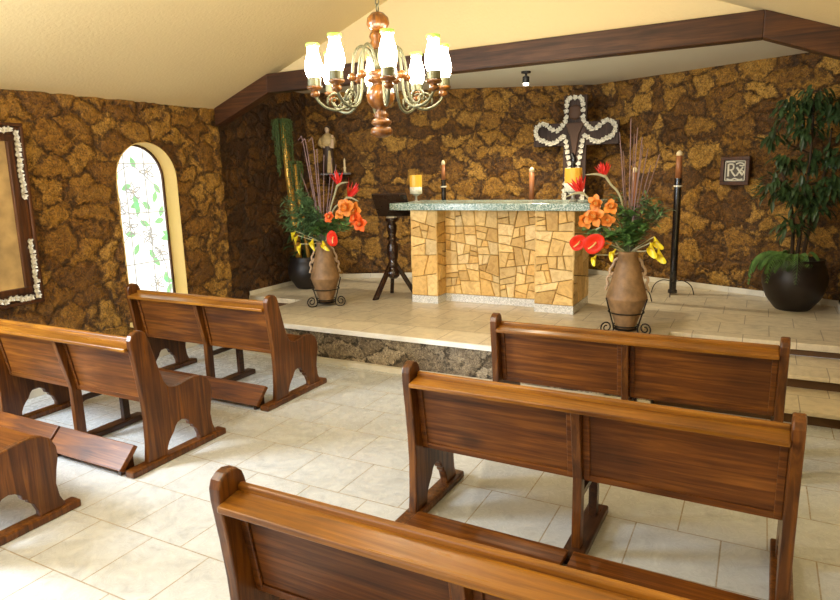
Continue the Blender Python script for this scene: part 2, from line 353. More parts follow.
M_CANVAS = plain('faded_canvas', (0.42, 0.28, 0.11), 0.75, var=0.4, vscale=5)
M_ROBE = plain('cream_robe', (0.55, 0.40, 0.18), 0.5, var=0.2, vscale=30)
M_HABIT = plain('brown_habit', (0.06, 0.035, 0.022), 0.5)
M_SKIN = plain('painted_skin', (0.62, 0.44, 0.28), 0.5)
M_GREENGRAN = speckle('green_terrazzo', (0.10, 0.19, 0.16), (0.24, 0.34, 0.29), (0.58, 0.66, 0.60), 120)
M_WHITEGRAN = speckle('white_terrazzo', (0.52, 0.52, 0.50), (0.72, 0.71, 0.68), (0.84, 0.83, 0.80), 130)
M_ALTAR = attr_stone('ochre_flagstone')
M_GROUT = plain('dark_joint', (0.11, 0.055, 0.02), 0.9)
M_SHADE = emit('lit_shade', (1.0, 0.85, 0.62), 58.0)
M_RIM = emit('green_shade_rim', (0.42, 0.62, 0.10), 0.55, (0.3, 0.5, 0.1))
M_PANE = emit('lit_window_glass', (0.95, 1.0, 1.0), 0.95)
M_GLEAF = emit('green_glass', (0.36, 0.72, 0.42), 0.62, (0.3, 0.6, 0.3))
M_GLINE = emit('leading_grey', (0.42, 0.42, 0.40), 0.7, (0.3, 0.3, 0.3))
M_GYEL = emit('yellow_glass', (0.95, 0.72, 0.30), 0.9)
M_SPOTGLOW = emit('spot_bulb', (1.0, 0.9, 0.7), 6.0)

# ------------------------------------------------------------------ room
XL, XR, YB, YG = -5.5, 0.80, -3.5, 5.6       # nave walls, back wall, gable plane
ZW = 2.60; XC = -2.35; SL = 0.385; ZR = ZW+SL*(XC-XL)
ZD = 0.36; ZC = 2.95
bm = B(); box(bm, XL-0.3, XR+0.3, YB, 6.3, -0.1, 0); struct('floor', bm, M_FLOOR)

def grid_wall(name, P0, P1, z0, z1, mat, n_to, step=0.03, hole=None):
    """vertical wall from P0 to P1 as a dense grid facing n_to; hole(u, z) -> (inside, snapped)"""
    P0 = Vector((*P0, 0)); P1 = Vector((*P1, 0)); d = (P1-P0); Ln = d.length; d.normalize()
    nu = max(2, int(Ln/step)); nv = max(2, int((z1-z0)/step)); bm = B(); vs = {}
    for i in range(nu+1):
        for j in range(nv+1):
            vs[i, j] = bm.verts.new(P0+d*(Ln*i/nu)+Vector((0, 0, z0+(z1-z0)*j/nv)))
    dead = set()
    for i in range(nu):
        for j in range(nv):
            if hole and hole(Ln*(i+0.5)/nu, z0+(z1-z0)*(j+0.5)/nv)[0]: dead.add((i, j)); continue
            bm.faces.new((vs[i, j], vs[i+1, j], vs[i+1, j+1], vs[i, j+1]))
    if hole:
        for (i, j), v in vs.items():
            q = [(a, b) in dead for a in (i-1, i) for b in (j-1, j)]
            if any(q) and not all(q):
                u2, z2 = hole(Ln*i/nu, z0+(z1-z0)*j/nv)[1]
                v.co = P0+d*u2+Vector((0, 0, z2))
        for v in [v for v in bm.verts if not v.link_faces]: bm.verts.remove(v)
    bm.normal_update()
    f = bm.faces[0] if False else next(iter(bm.faces))
    flip = f.normal.dot(Vector((*n_to, 0))) < 0
    me = bpy.data.meshes.new(name)
    if flip: bmesh.ops.reverse_faces(bm, faces=bm.faces[:])
    bm.to_mesh(me); bm.free(); me.materials.append(mat)
    me.polygons.foreach_set('use_smooth', [True]*len(me.polygons))
    o = bpy.data.objects.new(name, me); COL.objects.link(o); o['kind'] = 'structure'
    return o
WY0, WY1, WZ0, WZ1 = 4.195, 4.915, 0.43, 2.20
WC = (WY0+WY1)/2; WR = (WY1-WY0)/2; WZC = WZ1-WR
def arch_hole(u, z):
    y = YB+u
    ins = (WY0 < y < WY1 and WZ0 < z <= WZC) or (z > WZC and math.hypot(y-WC, z-WZC) < WR)
    if z > WZC:
        a = math.atan2(z-WZC, y-WC); s = (WC+WR*math.cos(a), WZC+WR*math.sin(a))
    else:
        c = [(abs(y-WY0), (WY0, z)), (abs(y-WY1), (WY1, z)), (abs(z-WZ0), (min(max(y, WY0), WY1), WZ0))]; s = min(c)[1]
    return ins, (s[0]-YB, s[1])
grid_wall('wall_left', (XL, YB), (XL, YG), 0, 2.72, M_STONE, (1, 0), hole=arch_hole)
bm = B(); box(bm, XL-0.30, XL-0.02, YG-0.02, YG+0.0, 0, 2.6)
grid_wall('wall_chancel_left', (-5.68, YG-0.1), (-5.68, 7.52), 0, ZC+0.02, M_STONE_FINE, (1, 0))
bm.free()
APX = (-2.1, 9.17)
grid_wall('wall_apse_left', (-5.76, 7.40), (-1.95, 9.243), 0.3, ZC+0.02, M_STONE_DARK, (0, -1))
grid_wall('wall_apse_right', (-2.25, 9.241), (0.86, 7.772), 0.3, ZC+0.02, M_STONE_DARK, (0, -1))
grid_wall('wall_chancel_right', (0.79, YG-0.1), (0.79, 7.88), 0, ZC+0.02, M_STONE_DARK, (-1, 0), step=0.04)
bm = B(); box(bm, XR, XR+0.15, YB, YG, 0, 2.7); struct('wall_right', bm, M_PLASTER)
bm = B(); box(bm, XL-0.3, XR+0.3, YB-0.15, YB, 0, 3.9); struct('wall_back', bm, M_PLASTER)
# gable wall above the beam, in the plane where the nave ends
def roof_z(x): return ZW+SL*((x-XL) if x < XC else (2*XC-XL-x))
bm = B()
BX = [(-5.5, 2.61), (-4.714, 2.90), (-0.07, 2.93), (0.80, 2.61)]
prism(bm, [(-4.714, YG+0.07, 2.85), (-0.07, YG+0.07, 2.85), (-0.07, YG+0.07, roof_z(-0.07)+0.01), (XC, YG+0.07, ZR+0.01), (-4.714, YG+0.07, roof_z(-4.714)+0.01)], (0, 0.1, 0))
struct('wall_gable', bm, M_PLASTER)
bm = B()
for a, b in (((XL-0.2, ZW-SL*0.2), (XC, ZR)), ((XC, ZR), (XR+0.2, ZW-SL*0.2))):
    prism(bm, [(a[0], YB, a[1]), (b[0], YB, b[1]), (b[0], YB, b[1]+0.12), (a[0], YB, a[1]+0.12)], (0, YG+0.12-YB, 0))
struct('ceiling', bm, M_PLASTER)
bm = B(); prism(bm, [(-5.75, YG+0.08, ZC), (0.85, YG+0.08, ZC), (0.85, 7.9, ZC), (-2.1, 9.3, ZC), (-5.75, 7.6, ZC)], (0, 0, 0.1)); struct('ceiling.001', bm, M_WHITE_CEIL)
# timber beam: level middle with two ends that follow the roof slope
TH = (0.20, 0.19, 0.19, 0.20)
for nm, i in (('trim_1', 0), ('trim_3', 1), ('trim_4', 2)):
    bm = B(); (xa, za), (xb, zb) = BX[i], BX[i+1]
    prism(bm, [(xa, YG-0.06, za-TH[i]), (xb, YG-0.06, zb-TH[i+1]), (xb, YG-0.06, zb), (xa, YG-0.06, za)], (0, 0.14, 0)); struct(nm, bm, M_BEAM, bevel=0.006)
# ---- dais
XD0, XD1 = -4.85, -0.65
bm = B()
box(bm, -5.68, 0.79, 6.05, 9.25, 0.30, ZD); box(bm, XD0, XD1, 4.97, 6.06, 0.325, ZD)
struct('floor.001', bm, M_DAIS, bevel=0.004)
bm = B(); box(bm, XD0-0.006, XD1+0.006, 4.955, 4.985, 0.318, 0.363); struct('trim_2', bm, M_LIP, bevel=0.003)
gr = grid_wall('wall_dais_front', (XD0, 5.0), (XD1, 5.0), 0.0, 0.33, M_RISER, (0, -1), step=0.02)
grid_wall('wall_dais_side', (XD0, 5.0), (XD0, 6.1), 0.0, 0.33, M_RISER, (-1, 0), step=0.03)
grid_wall('wall_dais_side.001', (XD1, 5.0), (XD1, 6.1), 0.0, 0.33, M_RISER, (1, 0), step=0.03)
bm = B(); box(bm, XD0, XD1, 4.955, 5.0, 0, 0.05); struct('baseboard_dais', bm, M_SKIRT)
# two deep steps on each side of the dais
for nm, x0, x1 in (('stone_step', XD1+0.004, 0.79), ('stone_step.001', XL-0.0, XD0-0.004)):
    bm = B()
    box(bm, x0, x1, 5.03, 6.1, 0.085, 0.12); box(bm, x0, x1, 5.50, 6.1, 0.205, 0.24)
    st = struct(nm, bm, M_DAIS, bevel=0.004)
    bm = B(); box(bm, x0, x1, 5.09, 6.1, 0, 0.085); box(bm, x0, x1, 5.57, 6.1, 0.12, 0.205); box(bm, x0, x1, 6.10, 6.14, 0.24, 0.30)
    obj('riser', bm, M_GROUT, st)
# baseboards of white tile
def skirting(name, P0, P1, z0, h, th=0.012, gap=0.4065):
    P0 = Vector((*P0, 0)); P1 = Vector((*P1, 0)); d = P1-P0; L = d.length; d.normalize(); nrm = Vector((d.y, -d.x, 0)); bm = B(); x = 0
    while x < L:
        e = min(x+gap-0.003, L); a = P0+d*x; b = P0+d*e
        prism(bm, [a+Vector((0, 0, z0)), b+Vector((0, 0, z0)), b+nrm*th+Vector((0, 0, z0)), a+nrm*th+Vector((0, 0, z0))], (0, 0, h)); x += gap
    return struct(name, bm, M_SKIRT, bevel=0.002)
def _d(P, dx, dy): return (P[0]+dx, P[1]+dy)
skirting('baseboard_apse_left', (-5.66, 7.41), (-2.10, 9.13), ZD, 0.065)
skirting('baseboard_apse_right', (-2.10, 9.13), (0.79, 7.77), ZD, 0.065)
skirting('baseboard_chancel_left', (-5.665, 6.05), (-5.665, 7.42), ZD, 0.055)
skirting('baseboard_chancel_right', (0.785, 7.8), (0.785, 6.05), ZD, 0.065)
skirting('baseboard_left', (XL+0.003, YB), (XL+0.003, 5.0), 0, 0.07)

# ---- arched window (origin in the middle of the wall face)
win = bpy.data.objects.new('window_1', None); COL.objects.link(win); win.location = (XL, WC, 0); tag(win, kind='structure')
def arch_pts(r_in, z0, x, n=24, dz=0.0):
    p = [(x, -r_in, z0)]
    for i in range(n+1):
        a = PI-PI*i/n; p.append((x, r_in*math.cos(a), WZC+r_in*math.sin(a)))
    p.append((x, r_in, z0)); return p
def arch_band(bm, ra, xa, rb, xb, z0):
    A = [bm.verts.new(p) for p in arch_pts(ra, z0, xa)]; Bv = [bm.verts.new(p) for p in arch_pts(rb, z0, xb)]
    for i in range(len(A)-1): bm.faces.new((A[i], A[i+1], Bv[i+1], Bv[i]))
bm = B(); arch_band(bm, WR+0.008, 0.0, WR, 0.003, WZ0); arch_band(bm, WR, 0.003, WR-0.004, -0.21, WZ0); obj('reveal', bm, M_REVEAL, win, smooth=False)
bm = B(); r0 = WR-0.004
arch_band(bm, r0, -0.18, r0-0.022, -0.18, WZ0+0.02); arch_band(bm, r0-0.022, -0.18, r0-0.022, -0.21, WZ0+0.02); obj('window_frame', bm, M_FRAMEW, win)
bm = B(); bm.faces.new([bm.verts.new(p) for p in arch_pts(r0-0.01, WZ0, -0.200)]); obj('stained_glass', bm, M_PANE, win)
bm = B(); box(bm, -0.20, 0.035, -WR-0.03, WR+0.03, WZ0-0.045, WZ0+0.005); obj('window_sill', bm, M_REVEAL, win, bevel=0.008)
bm = B(); xg = -0.190
for z in (2.0, 1.5, 0.98):
    hw = (WR-0.02) if z < WZC else math.sqrt(max(0, (WR-0.02)**2-(z-WZC)**2))
    tube(bm, [(xg, -hw, z), (xg, hw, z)], 0.006, 5)
for y in (-0.12, 0.12): tube(bm, [(xg, y, WZ0), (xg, y, WZC+math.sqrt((WR-0.02)**2-y*y))], 0.006, 5)
for pts in ([(-0.3, 1.1), (-0.12, 1.3), (0.05, 1.22), (0.25, 1.0), (0.3, 0.6)], [(-0.33, 1.75), (-0.2, 1.55), (0.0, 1.45), (0.15, 1.2)], [(-0.3, 1.85), (-0.05, 1.98), (0.15, 1.85), (0.3, 1.7)], [(-0.1, 1.75), (0.05, 1.6), (0.1, 1.5)]):
    tube(bm, [(xg, y, z) for y, z, *_ in [(p[0], p[1]) for p in spline([(a, b, 0) for a, b in pts], 5)]], 0.0055, 5)
r3 = random.Random(3)
FL = [(0.15, 1.92), (-0.04, 1.72), (-0.22, 1.58), (-0.12, 1.37), (0.10, 1.25), (0.22, 1.06), (0.14, 0.74)]
for y, z in FL:
    for k in range(5):
        a = 2*PI*k/5+z; o = spline([(y, z, 0), (y+0.05*math.cos(a-0.35), z+0.05*math.sin(a-0.35), 0), (y+0.095*math.cos(a), z+0.095*math.sin(a), 0), (y+0.05*math.cos(a+0.35), z+0.05*math.sin(a+0.35), 0), (y, z, 0)], 4)
        tube(bm, [(xg, p.x, p.y) for p in o], 0.0065, 4)
obj('leading', bm, M_GLINE, win)
bm = B()
for y, z in FL: sph(bm, (xg, y, z), 0.016, 0.3)
obj('flower_centres', bm, M_GYEL, win)
bm = B()
LV = [(0.02, 1.95, 2.0), (0.22, 1.80, 5.3), (0.24, 1.72, 4.4), (-0.27, 1.80, 1.0), (-0.24, 1.69, 2.6), (-0.18, 1.74, .4), (0.06, 1.62, 5.5), (0.0, 1.56, 1.9), (-0.1, 1.56, .3), (-0.28, 1.44, 1.3), (-0.27, 1.33, 4.5),
      (0.26, 1.44, 1.2), (0.18, 1.39, .2), (0.12, 1.36, 2.7), (0.27, 1.29, 5.8), (0.24, 1.21, .1), (-0.02, 1.47, 1.4), (-0.06, 1.28, 3.0), (-0.04, 1.19, 4.2), (0.08, 1.12, 5.2), (0.2, 0.92, 2.2), (0.26, 0.86, 4.7), (0.22, 0.78, 5.9), (0.05, 0.62, 3.0), (0.25, 0.6, 1.0)]
for y, z, a in LV:
    L = 0.135; pts = []
    for i in range(9):
        t_ = i/8; pts.append((t_*L, 0.032*math.sin(PI*t_)))
    pts = pts+[(p[0], -p[1]) for p in pts[-2:0:-1]]
    bm.faces.new([bm.verts.new((xg-0.002, y+px*math.cos(a)-py*math.sin(a), z+px*math.sin(a)+py*math.cos(a))) for px, py in pts])
obj('green_leaves', bm, M_GLEAF, win)

# ------------------------------------------------------------------ pews
PL = 1.66
OUT = [(0.134, 0.04), (0.150, 0.17), (0.156, 0.34), (0.146, 0.50), (0.127, 0.66), (0.104, 0.82), (0.103, 0.865), (0.115, 0.895), (0.14, 0.912), (0.17, 0.918), (0.20, 0.910), (0.222, 0.890), (0.232, 0.865),
       (0.258, 0.764), (0.295, 0.62), (0.318, 0.55), (0.345, 0.505), (0.375, 0.486), (0.416, 0.480), (0.46, 0.484), (0.52, 0.495), (0.58, 0.499), (0.64, 0.488), (0.685, 0.458), (0.712, 0.405), (0.717, 0.34), (0.699, 0.27), (0.686, 0.19), (0.697, 0.11), (0.728, 0.04)]
ARCH = [(0.572, 0.04), (0.573, 0.075), (0.552, 0.125), (0.525, 0.150), (0.522, 0.168), (0.497, 0.178), (0.490, 0.205), (0.465, 0.228), (0.430, 0.240), (0.395, 0.232), (0.375, 0.212), (0.362, 0.185), (0.335, 0.155), (0.312, 0.125), (0.294, 0.085), (0.290, 0.04)]
def end_panel_bm(x0, x1):
    bm = B(); prism(bm, [(x0, y, z) for y, z in OUT+ARCH], (x1-x0, 0, 0)); return bm
def make_pew(flat=False):
    t_ = thing('wooden_pew', 'x', 'pew')
    for x0, rx in ((0.0, -0.02), (PL-0.045, PL-0.065)):
        e = obj('end_panel', end_panel_bm(x0, x0+0.045), M_WZ, t_, bevel=0.007)
        bm = B(); box(bm, rx, rx+0.085, 0.0, 0.80, 0, 0.045); obj('foot_rail', bm, M_WDARK if False else M_WZ, t_, bevel=0.01)
    x0, x1, xm = 0.045, PL-0.045, PL/2
    bm = B(); prism(bm, [(x0, 0.085, 0.792), (x0, 0.190, 0.806), (x0, 0.190, 0.832), (x0, 0.085, 0.816)], (x1-x0, 0, 0))
    rail = obj('top_rail', bm, M_WRAIL, t_, bevel=0.005)
    bm = B(); prism(bm, [(x0, 0.186, 0.79), (x0, 0.212, 0.79), (x0, 0.210, 0.858), (x0, 0.190, 0.852)], (x1-x0, 0, 0)); obj('rail_lip', bm, M_WRAIL, rail, bevel=0.006)
    def lean(z): return 0.185+(0.80-z)*0.17
    for a, b in ((x0, xm-0.02), (xm+0.02, x1)):
        bm = B(); prism(bm, [(a, lean(0.8), 0.80), (a, lean(0.8)+0.02, 0.80), (a, lean(0.41)+0.02, 0.41), (a, lean(0.41), 0.41)], (b-a, 0, 0))
        pn = obj('back_panel', bm, M_WX, t_)
        bm = B()
        for c, d in ((a, a+0.030), (b-0.030, b)):
            prism(bm, [(c, lean(0.8)-0.012, 0.80), (c, lean(0.8), 0.80), (c, lean(0.41), 0.41), (c, lean(0.41)-0.012, 0.41)], (d-c, 0, 0))
        prism(bm, [(a, lean(0.435)-0.008, 0.435), (a, lean(0.435), 0.435), (a, lean(0.40), 0.40), (a, lean(0.40)-0.008, 0.40)], (b-a, 0, 0))
        obj('panel_frame', bm, M_WX, pn, bevel=0.004)
    bm = B(); box(bm, x0, x1, 0.275, 0.685, 0.425, 0.452); obj('seat', bm, M_WX, t_, bevel=0.006)
    # middle trestle: upright, front leg, stretcher, foot
    bm = B(); prism(bm, [(xm-0.02, 0.125, 0.79), (xm-0.02, 0.215, 0.79), (xm-0.02, 0.275, 0.42), (xm-0.02, 0.275, 0.04), (xm-0.02, 0.205, 0.04), (xm-0.02, 0.205, 0.42)], (0.04, 0, 0))
    tr = obj('centre_upright', bm, M_WZ, t_, bevel=0.004)
    bm = B(); box(bm, xm-0.018, xm+0.018, 0.255, 0.60, 0.30, 0.335, Matrix.Identity(4)); obj('stretcher', bm, M_WDARK, t_, bevel=0.003)
    bm = B(); box(bm, xm-0.02, xm+0.02, 0.585, 0.64, 0.04, 0.425); obj('centre_leg', bm, M_WDARK, t_, bevel=0.003)
    bm = B(); box(bm, xm-0.05, xm+0.05, 0.10, 0.755, 0, 0.045); obj('centre_foot', bm, M_WDARK, t_, bevel=0.008)
    # hinged kneeler boards behind, folded against the uprights
    for a, b in ((0.07, xm-0.012), (xm+0.012, PL-0.07)):
        bm = B(); prism(bm, [(a, -0.09, 0.048), (a, 0.115, 0.048), (a, 0.115, 0.078), (a, -0.09, 0.078)] if flat else [(a, -0.03, 0.050), (a, 0.095, 0.178), (a, 0.122, 0.156), (a, 0.0, 0.028)], (b-a, 0, 0))
        kn = obj('kneeler', bm, M_WX, t_, bevel=0.004)
        for c in (a+0.03, b-0.06):
            bm = B(); prism(bm, [(c, -0.05, 0.0), (c, 0.10, 0.0), (c, 0.10, 0.048), (c, -0.05, 0.048)] if flat else [(c, 0.0, 0.0), (c, 0.10, 0.0), (c, 0.10, 0.14), (c, 0.0, 0.028)], (0.03, 0, 0))
            obj('kneeler_bracket', bm, M_WDARK, kn)
    return t_
XA = -3.372
pew = make_pew()
pew.location = (XA-PL, 2.431, 0); pew['label'] = 'brown wooden pew in the middle of the left row, below the large picture'; pew['group'] = 'wooden pews in the nave'
G = 'wooden pews in the nave'
dup(pew, (XA-PL, 3.683, 0), label='front brown wooden pew of the left row, standing under the arched window', group=G)
dup(pew, (XA-PL, 1.279, 0), label='nearest pew of the left row, only its scrolled seat end showing at bottom left', group=G)
XRB = -1.575; S = (1.07, 0.86, 0.965)
pew2 = make_pew(flat=True)
pew2.location = (XRB, 3.875, 0); pew2.scale = S; pew2['group'] = G
pew2['label'] = 'front brown wooden pew of the right row, just before the clay vase and dais steps'
dup(pew2, (XRB, 2.645, 0), rz=math.radians(-0.9), label='middle brown wooden pew of the right row with floor tiles showing under its back', group=G, scale=(1.078, 0.86, 0.965))
dup(pew2, (XRB+0.022, 1.295, 0), label='nearest brown wooden pew of the right row, cut off by the bottom edge', group=G, scale=(1.07, 0.95, 0.965))

# ------------------------------------------------------------------ altar
AX0, AX1, AY0, AY1 = -3.52, -1.635, 6.43, 7.07
altar = thing('altar', 'stone-clad altar of ochre flagstones with a green terrazzo top on the dais', 'altar', ((AX0+AX1)/2, (AY0+AY1)/2, ZD))
ox, oy = (AX0+AX1)/2, (AY0+AY1)/2
hw, hd = (AX1-AX0)/2, (AY1-AY0)/2
ZS = 0.085; ZT = 1.065
def clip(poly, p, nrm):
    out = []
    for i in range(len(poly)):
        a, b = poly[i], poly[(i+1) % len(poly)]
        da = (a[0]-p[0])*nrm[0]+(a[1]-p[1])*nrm[1]; db = (b[0]-p[0])*nrm[0]+(b[1]-p[1])*nrm[1]
        if da <= 0: out.append(a)
        if (da < 0) != (db < 0) and abs(da-db) > 1e-9:
            t_ = da/(da-db); out.append((a[0]+(b[0]-a[0])*t_, a[1]+(b[1]-a[1])*t_))
    return out
def inset(poly, e):
    """shrink a convex polygon by e"""
    n_ = len(poly); area2 = sum(poly[i][0]*poly[(i+1) % n_][1]-poly[(i+1) % n_][0]*poly[i][1] for i in range(n_))
    if area2 < 0: poly = poly[::-1]
    q = poly[:]
    for i in range(n_):
        a, b = poly[i], poly[(i+1) % n_]; dx, dy = b[0]-a[0], b[1]-a[1]; L = math.hypot(dx, dy)
        if L < 1e-6: continue
        nx, ny = dy/L, -dx/L
        q = clip(q, (a[0]-nx*e, a[1]-ny*e), (nx, ny))
        if len(q) < 3: return []
    return q
TINTS = [(0.74, 0.49, 0.175), (0.80, 0.56, 0.23), (0.70, 0.43, 0.13), (0.82, 0.60, 0.28), (0.73, 0.46, 0.15), (0.78, 0.53, 0.20)]
def area_of(p): return abs(sum(p[i][0]*p[(i+1) % len(p)][1]-p[(i+1) % len(p)][0]*p[i][1] for i in range(len(p))))/2
def split(poly, amax, rg):
    """break a panel into flagstones: cut across the long side, a little askew, until the pieces are small enough"""
    if area_of(poly) < amax*rg.choice((0.45, 0.8, 1.0, 1.5, 2.2)): return [poly]
    xs = [p[0] for p in poly]; zs = [p[1] for p in poly]; dx, dz = max(xs)-min(xs), max(zs)-min(zs)
    t_ = rg.uniform(0.36, 0.64); c = (min(xs)+dx*t_, min(zs)+dz*t_); an = rg.uniform(-0.30, 0.30)
    nn = (math.cos(an), math.sin(an)) if dx > dz*1.05 else (math.sin(an), math.cos(an))
    A = clip(poly, c, nn); Bq = clip(poly, c, (-nn[0], -nn[1]))
    if len(A) < 3 or len(Bq) < 3: return [poly]
    return split(A, amax, rg)+split(Bq, amax, rg)
def stones(bm, lay, O, U, N, w_, h_, cell, rg, jit=0.42, gap=0.003, th=0.022, aspect=1.25, merge=0.25):
    O, U, N = Vector(O), Vector(U), Vector(N)
    for poly in split([(0, 0), (w_, 0), (w_, h_), (0, h_)], cell*cell*1.25, rg):
        poly = inset(poly, gap) if len(poly) >= 3 else []
        top = inset(poly, 0.007) if len(poly) >= 3 else []
        if len(top) < 3: continue
        c = rg.choice(TINTS); f_ = rg.uniform(0.82, 1.15); c = (c[0]*f_, c[1]*f_, c[2]*f_, 1)
        P = lambda p, d: O+U*p[0]+Vector((0, 0, p[1]))+N*d
        a = [bm.verts.new(P(p, 0)) for p in poly]; e = th*rg.uniform(0.8, 1.15)
        mid = [bm.verts.new(P(p, e*0.7)) for p in poly]
        fs = [bm.faces.new((a[i], a[(i+1) % len(a)], mid[(i+1) % len(a)], mid[i])) for i in range(len(a))]
        tp = [bm.verts.new(P(p, e)) for p in top]
        fs.append(bm.faces.new(tp))
        g = bmesh.ops.bridge_loops(bm, edges=[bm.edges.get((mid[i], mid[(i+1) % len(mid)])) for i in range(len(mid))]+[bm.edges.get((tp[i], tp[(i+1) % len(tp)])) for i in range(len(tp))])
        fs += g['faces']
        for f in fs:
            for lp in f.loops: lp[lay] = c
PW = 0.335; RW = 0.415; REC = 0.21
rg = random.Random(21)
bm = B()
box(bm, -hw+0.02, -hw+PW-0.02, -hd+0.02, hd, ZS, ZT); box(bm, -hw+0.1, hw-0.1, -hd+REC+0.02, hd-0.01, ZS, ZT); box(bm, hw-RW+0.02, hw-0.02, -hd+0.02, hd, ZS, ZT)
obj('altar_core', bm, M_GROUT, altar)
bm = B(); lay = bm.loops.layers.float_color.new('tint'); HH = ZT-ZS
stones(bm, lay, (-hw, -hd+0.02, ZS), (1, 0, 0), (0, -1, 0), PW, HH, 0.135, rg, aspect=1.1, merge=0.05, jit=0.25)
stones(bm, lay, (-hw+PW-0.02, -hd, ZS), (0, 1, 0), (1, 0, 0), REC+0.02, HH, 0.14, rg, aspect=1.5, merge=0.0, jit=0.2)
stones(bm, lay, (-hw+0.02, -hd, ZS), (0, 1, 0), (-1, 0, 0), 2*hd, HH, 0.14, rg, aspect=1.3)
stones(bm, lay, (hw-0.02, -hd, ZS), (0, 1, 0), (1, 0, 0), 2*hd, HH, 0.15, rg, aspect=1.4)
stones(bm, lay, (-hw+PW, -hd+REC+0.02, ZS), (1, 0, 0), (0, -1, 0), 2*hw-PW-RW, HH, 0.125, rg, merge=0.16, jit=0.30, aspect=1.35)
stones(bm, lay, (hw-RW, -hd+0.02, ZS), (1, 0, 0), (0, -1, 0), RW, HH, 0.125, rg, merge=0.12, jit=0.28, aspect=1.25)
stones(bm, lay, (hw-RW+0.02, -hd, ZS), (0, 1, 0), (-1, 0, 0), REC+0.02, HH, 0.15, rg, aspect=1.5, merge=0.0, jit=0.2)
obj('flagstone_cladding', bm, M_ALTAR, altar)
bm = B(); box(bm, -hw-0.0, -hw+PW, -hd, hd, 0, ZS); box(bm, -hw+PW, hw-RW, -hd+REC, hd, 0, ZS); box(bm, hw-RW, hw, -hd, hd, 0, ZS)
obj('skirting', bm, M_WHITEGRAN, altar)
bm = B(); box(bm, -3.74-ox, -1.475-ox, -hd-0.08, hd+0.09, ZT, ZT+0.075); obj('altar_top', bm, M_GREENGRAN, altar, bevel=0.006)
ZA = ZD+ZT+0.075

# candles on the altar
def pillar(x, y, r, z0, z1, label, base):
    t_ = thing('pillar_candle', label, 'candle', (x, y, ZA))
    bm = B()
    if base == 'stem': lathe(bm, [(0.05, 0), (0.05, 0.008), (0.015, 0.02), (0.012, z0-0.03), (0.05, z0-0.01), (0.06, z0)], n=18)
    else: lathe(bm, [(0.045, 0), (0.05, 0.01), (0.02, 0.035), (0.02, z0-0.04), (0.055, z0-0.015), (0.06, z0)], n=18)
    obj('candle_holder', bm, M_GLASSY, t_, smooth=False)
    zm = z0+(z1-z0)*0.36
    bm = B(); lathe(bm, [(r, z0), (r, zm)], n=22); obj('wax_base', bm, M_PILLARB, t_, smooth=True)
    bm = B(); lathe(bm, [(r, zm), (r, z1-0.006), (r-0.006, z1), (0.02, z1-0.012), (0, z1-0.014)], n=22, flute=11, fa=0.015); obj('wax', bm, M_PILLAR, t_, smooth=False)
    bm = B(); tube(bm, [(0, 0, z1-0.015), (0.002, 0, z1+0.012)], 0.003, 5); obj('wick', bm, M_BLACK, t_)
pillar(-3.60, 6.74, 0.072, 0.095, 0.31, 'orange pillar candle with pale mottled foot at the left end of the altar', 'stem')
pillar(-1.735, 6.72, 0.088, 0.105, 0.345, 'larger orange pillar candle at the right end of the altar, before the cross', 'cup')

# tall candles on black floor stands
def candle_stand(x, y, zt, zb, label, tilt=0.0, r=0.040):
    t_ = thing('candle_stand', label, 'candle stand', (x, y, ZD)); H = zb-ZD
    bm = B(); lathe(bm, [(r+0.012, 0.02), (r+0.012, 0.05), (r, 0.06), (r, H-0.10), (r+0.006, H-0.095), (r+0.006, H-0.08), (r, H-0.075), (r, H-0.02), (r+0.005, H-0.015), (r+0.005, H)], n=16); tb = obj('stand_tube', bm, M_BLACK, t_, smooth=False)
    bm = B(); lathe(bm, [(r+0.0065, H-0.096), (r+0.0075, H-0.09), (r+0.0075, H-0.084), (r+0.0065, H-0.078)], n=16); obj('silver_ring', bm, M_SILVER, tb)
    for k in range(3):
        a = k*2*PI/3+0.0 if k else 0.0
        a = (0.0, PI, -PI/2)[k]
        bm = B(); c, s = math.cos(a), math.sin(a)
        tube(bm, spline([(c*0.03, s*0.03, 0.16), (c*0.12, s*0.12, 0.165), (c*0.2, s*0.2, 0.11), (c*0.235, s*0.235, 0.008)], 6), 0.006, 6); obj('foot', bm, M_IRON, t_)
    bm = B(); lathe(bm, [(r-0.005, H), (r-0.007, zt-ZD-0.06)], n=14); obj('candle', bm, M_CANDLE, t_, smooth=True)
    bm = B(); lathe(bm, [(r-0.007, zt-ZD-0.06), (r-0.006, zt-ZD-0.03), (0.012, zt-ZD-0.005), (0, zt-ZD)], n=14); obj('candle_top', bm, M_CANDLETIP, t_, smooth=True)
candle_stand(-0.845, 7.90, 2.01, 1.70, 'tall black candle stand with wire feet against the right stone wall')
candle_stand(-3.58, 7.45, 1.985, 1.74, 'tall black candle stand rising behind the altar beside the left pillar candle', r=0.030)
candle_stand(-2.42, 7.45, 1.87, 1.40, 'tall brown candle rising behind the middle of the altar', r=0.036)
candle_stand(-1.23, 7.35, 1.84, 1.42, 'tall brown candle seen through the reeds of the right-hand bouquet', r=0.034)

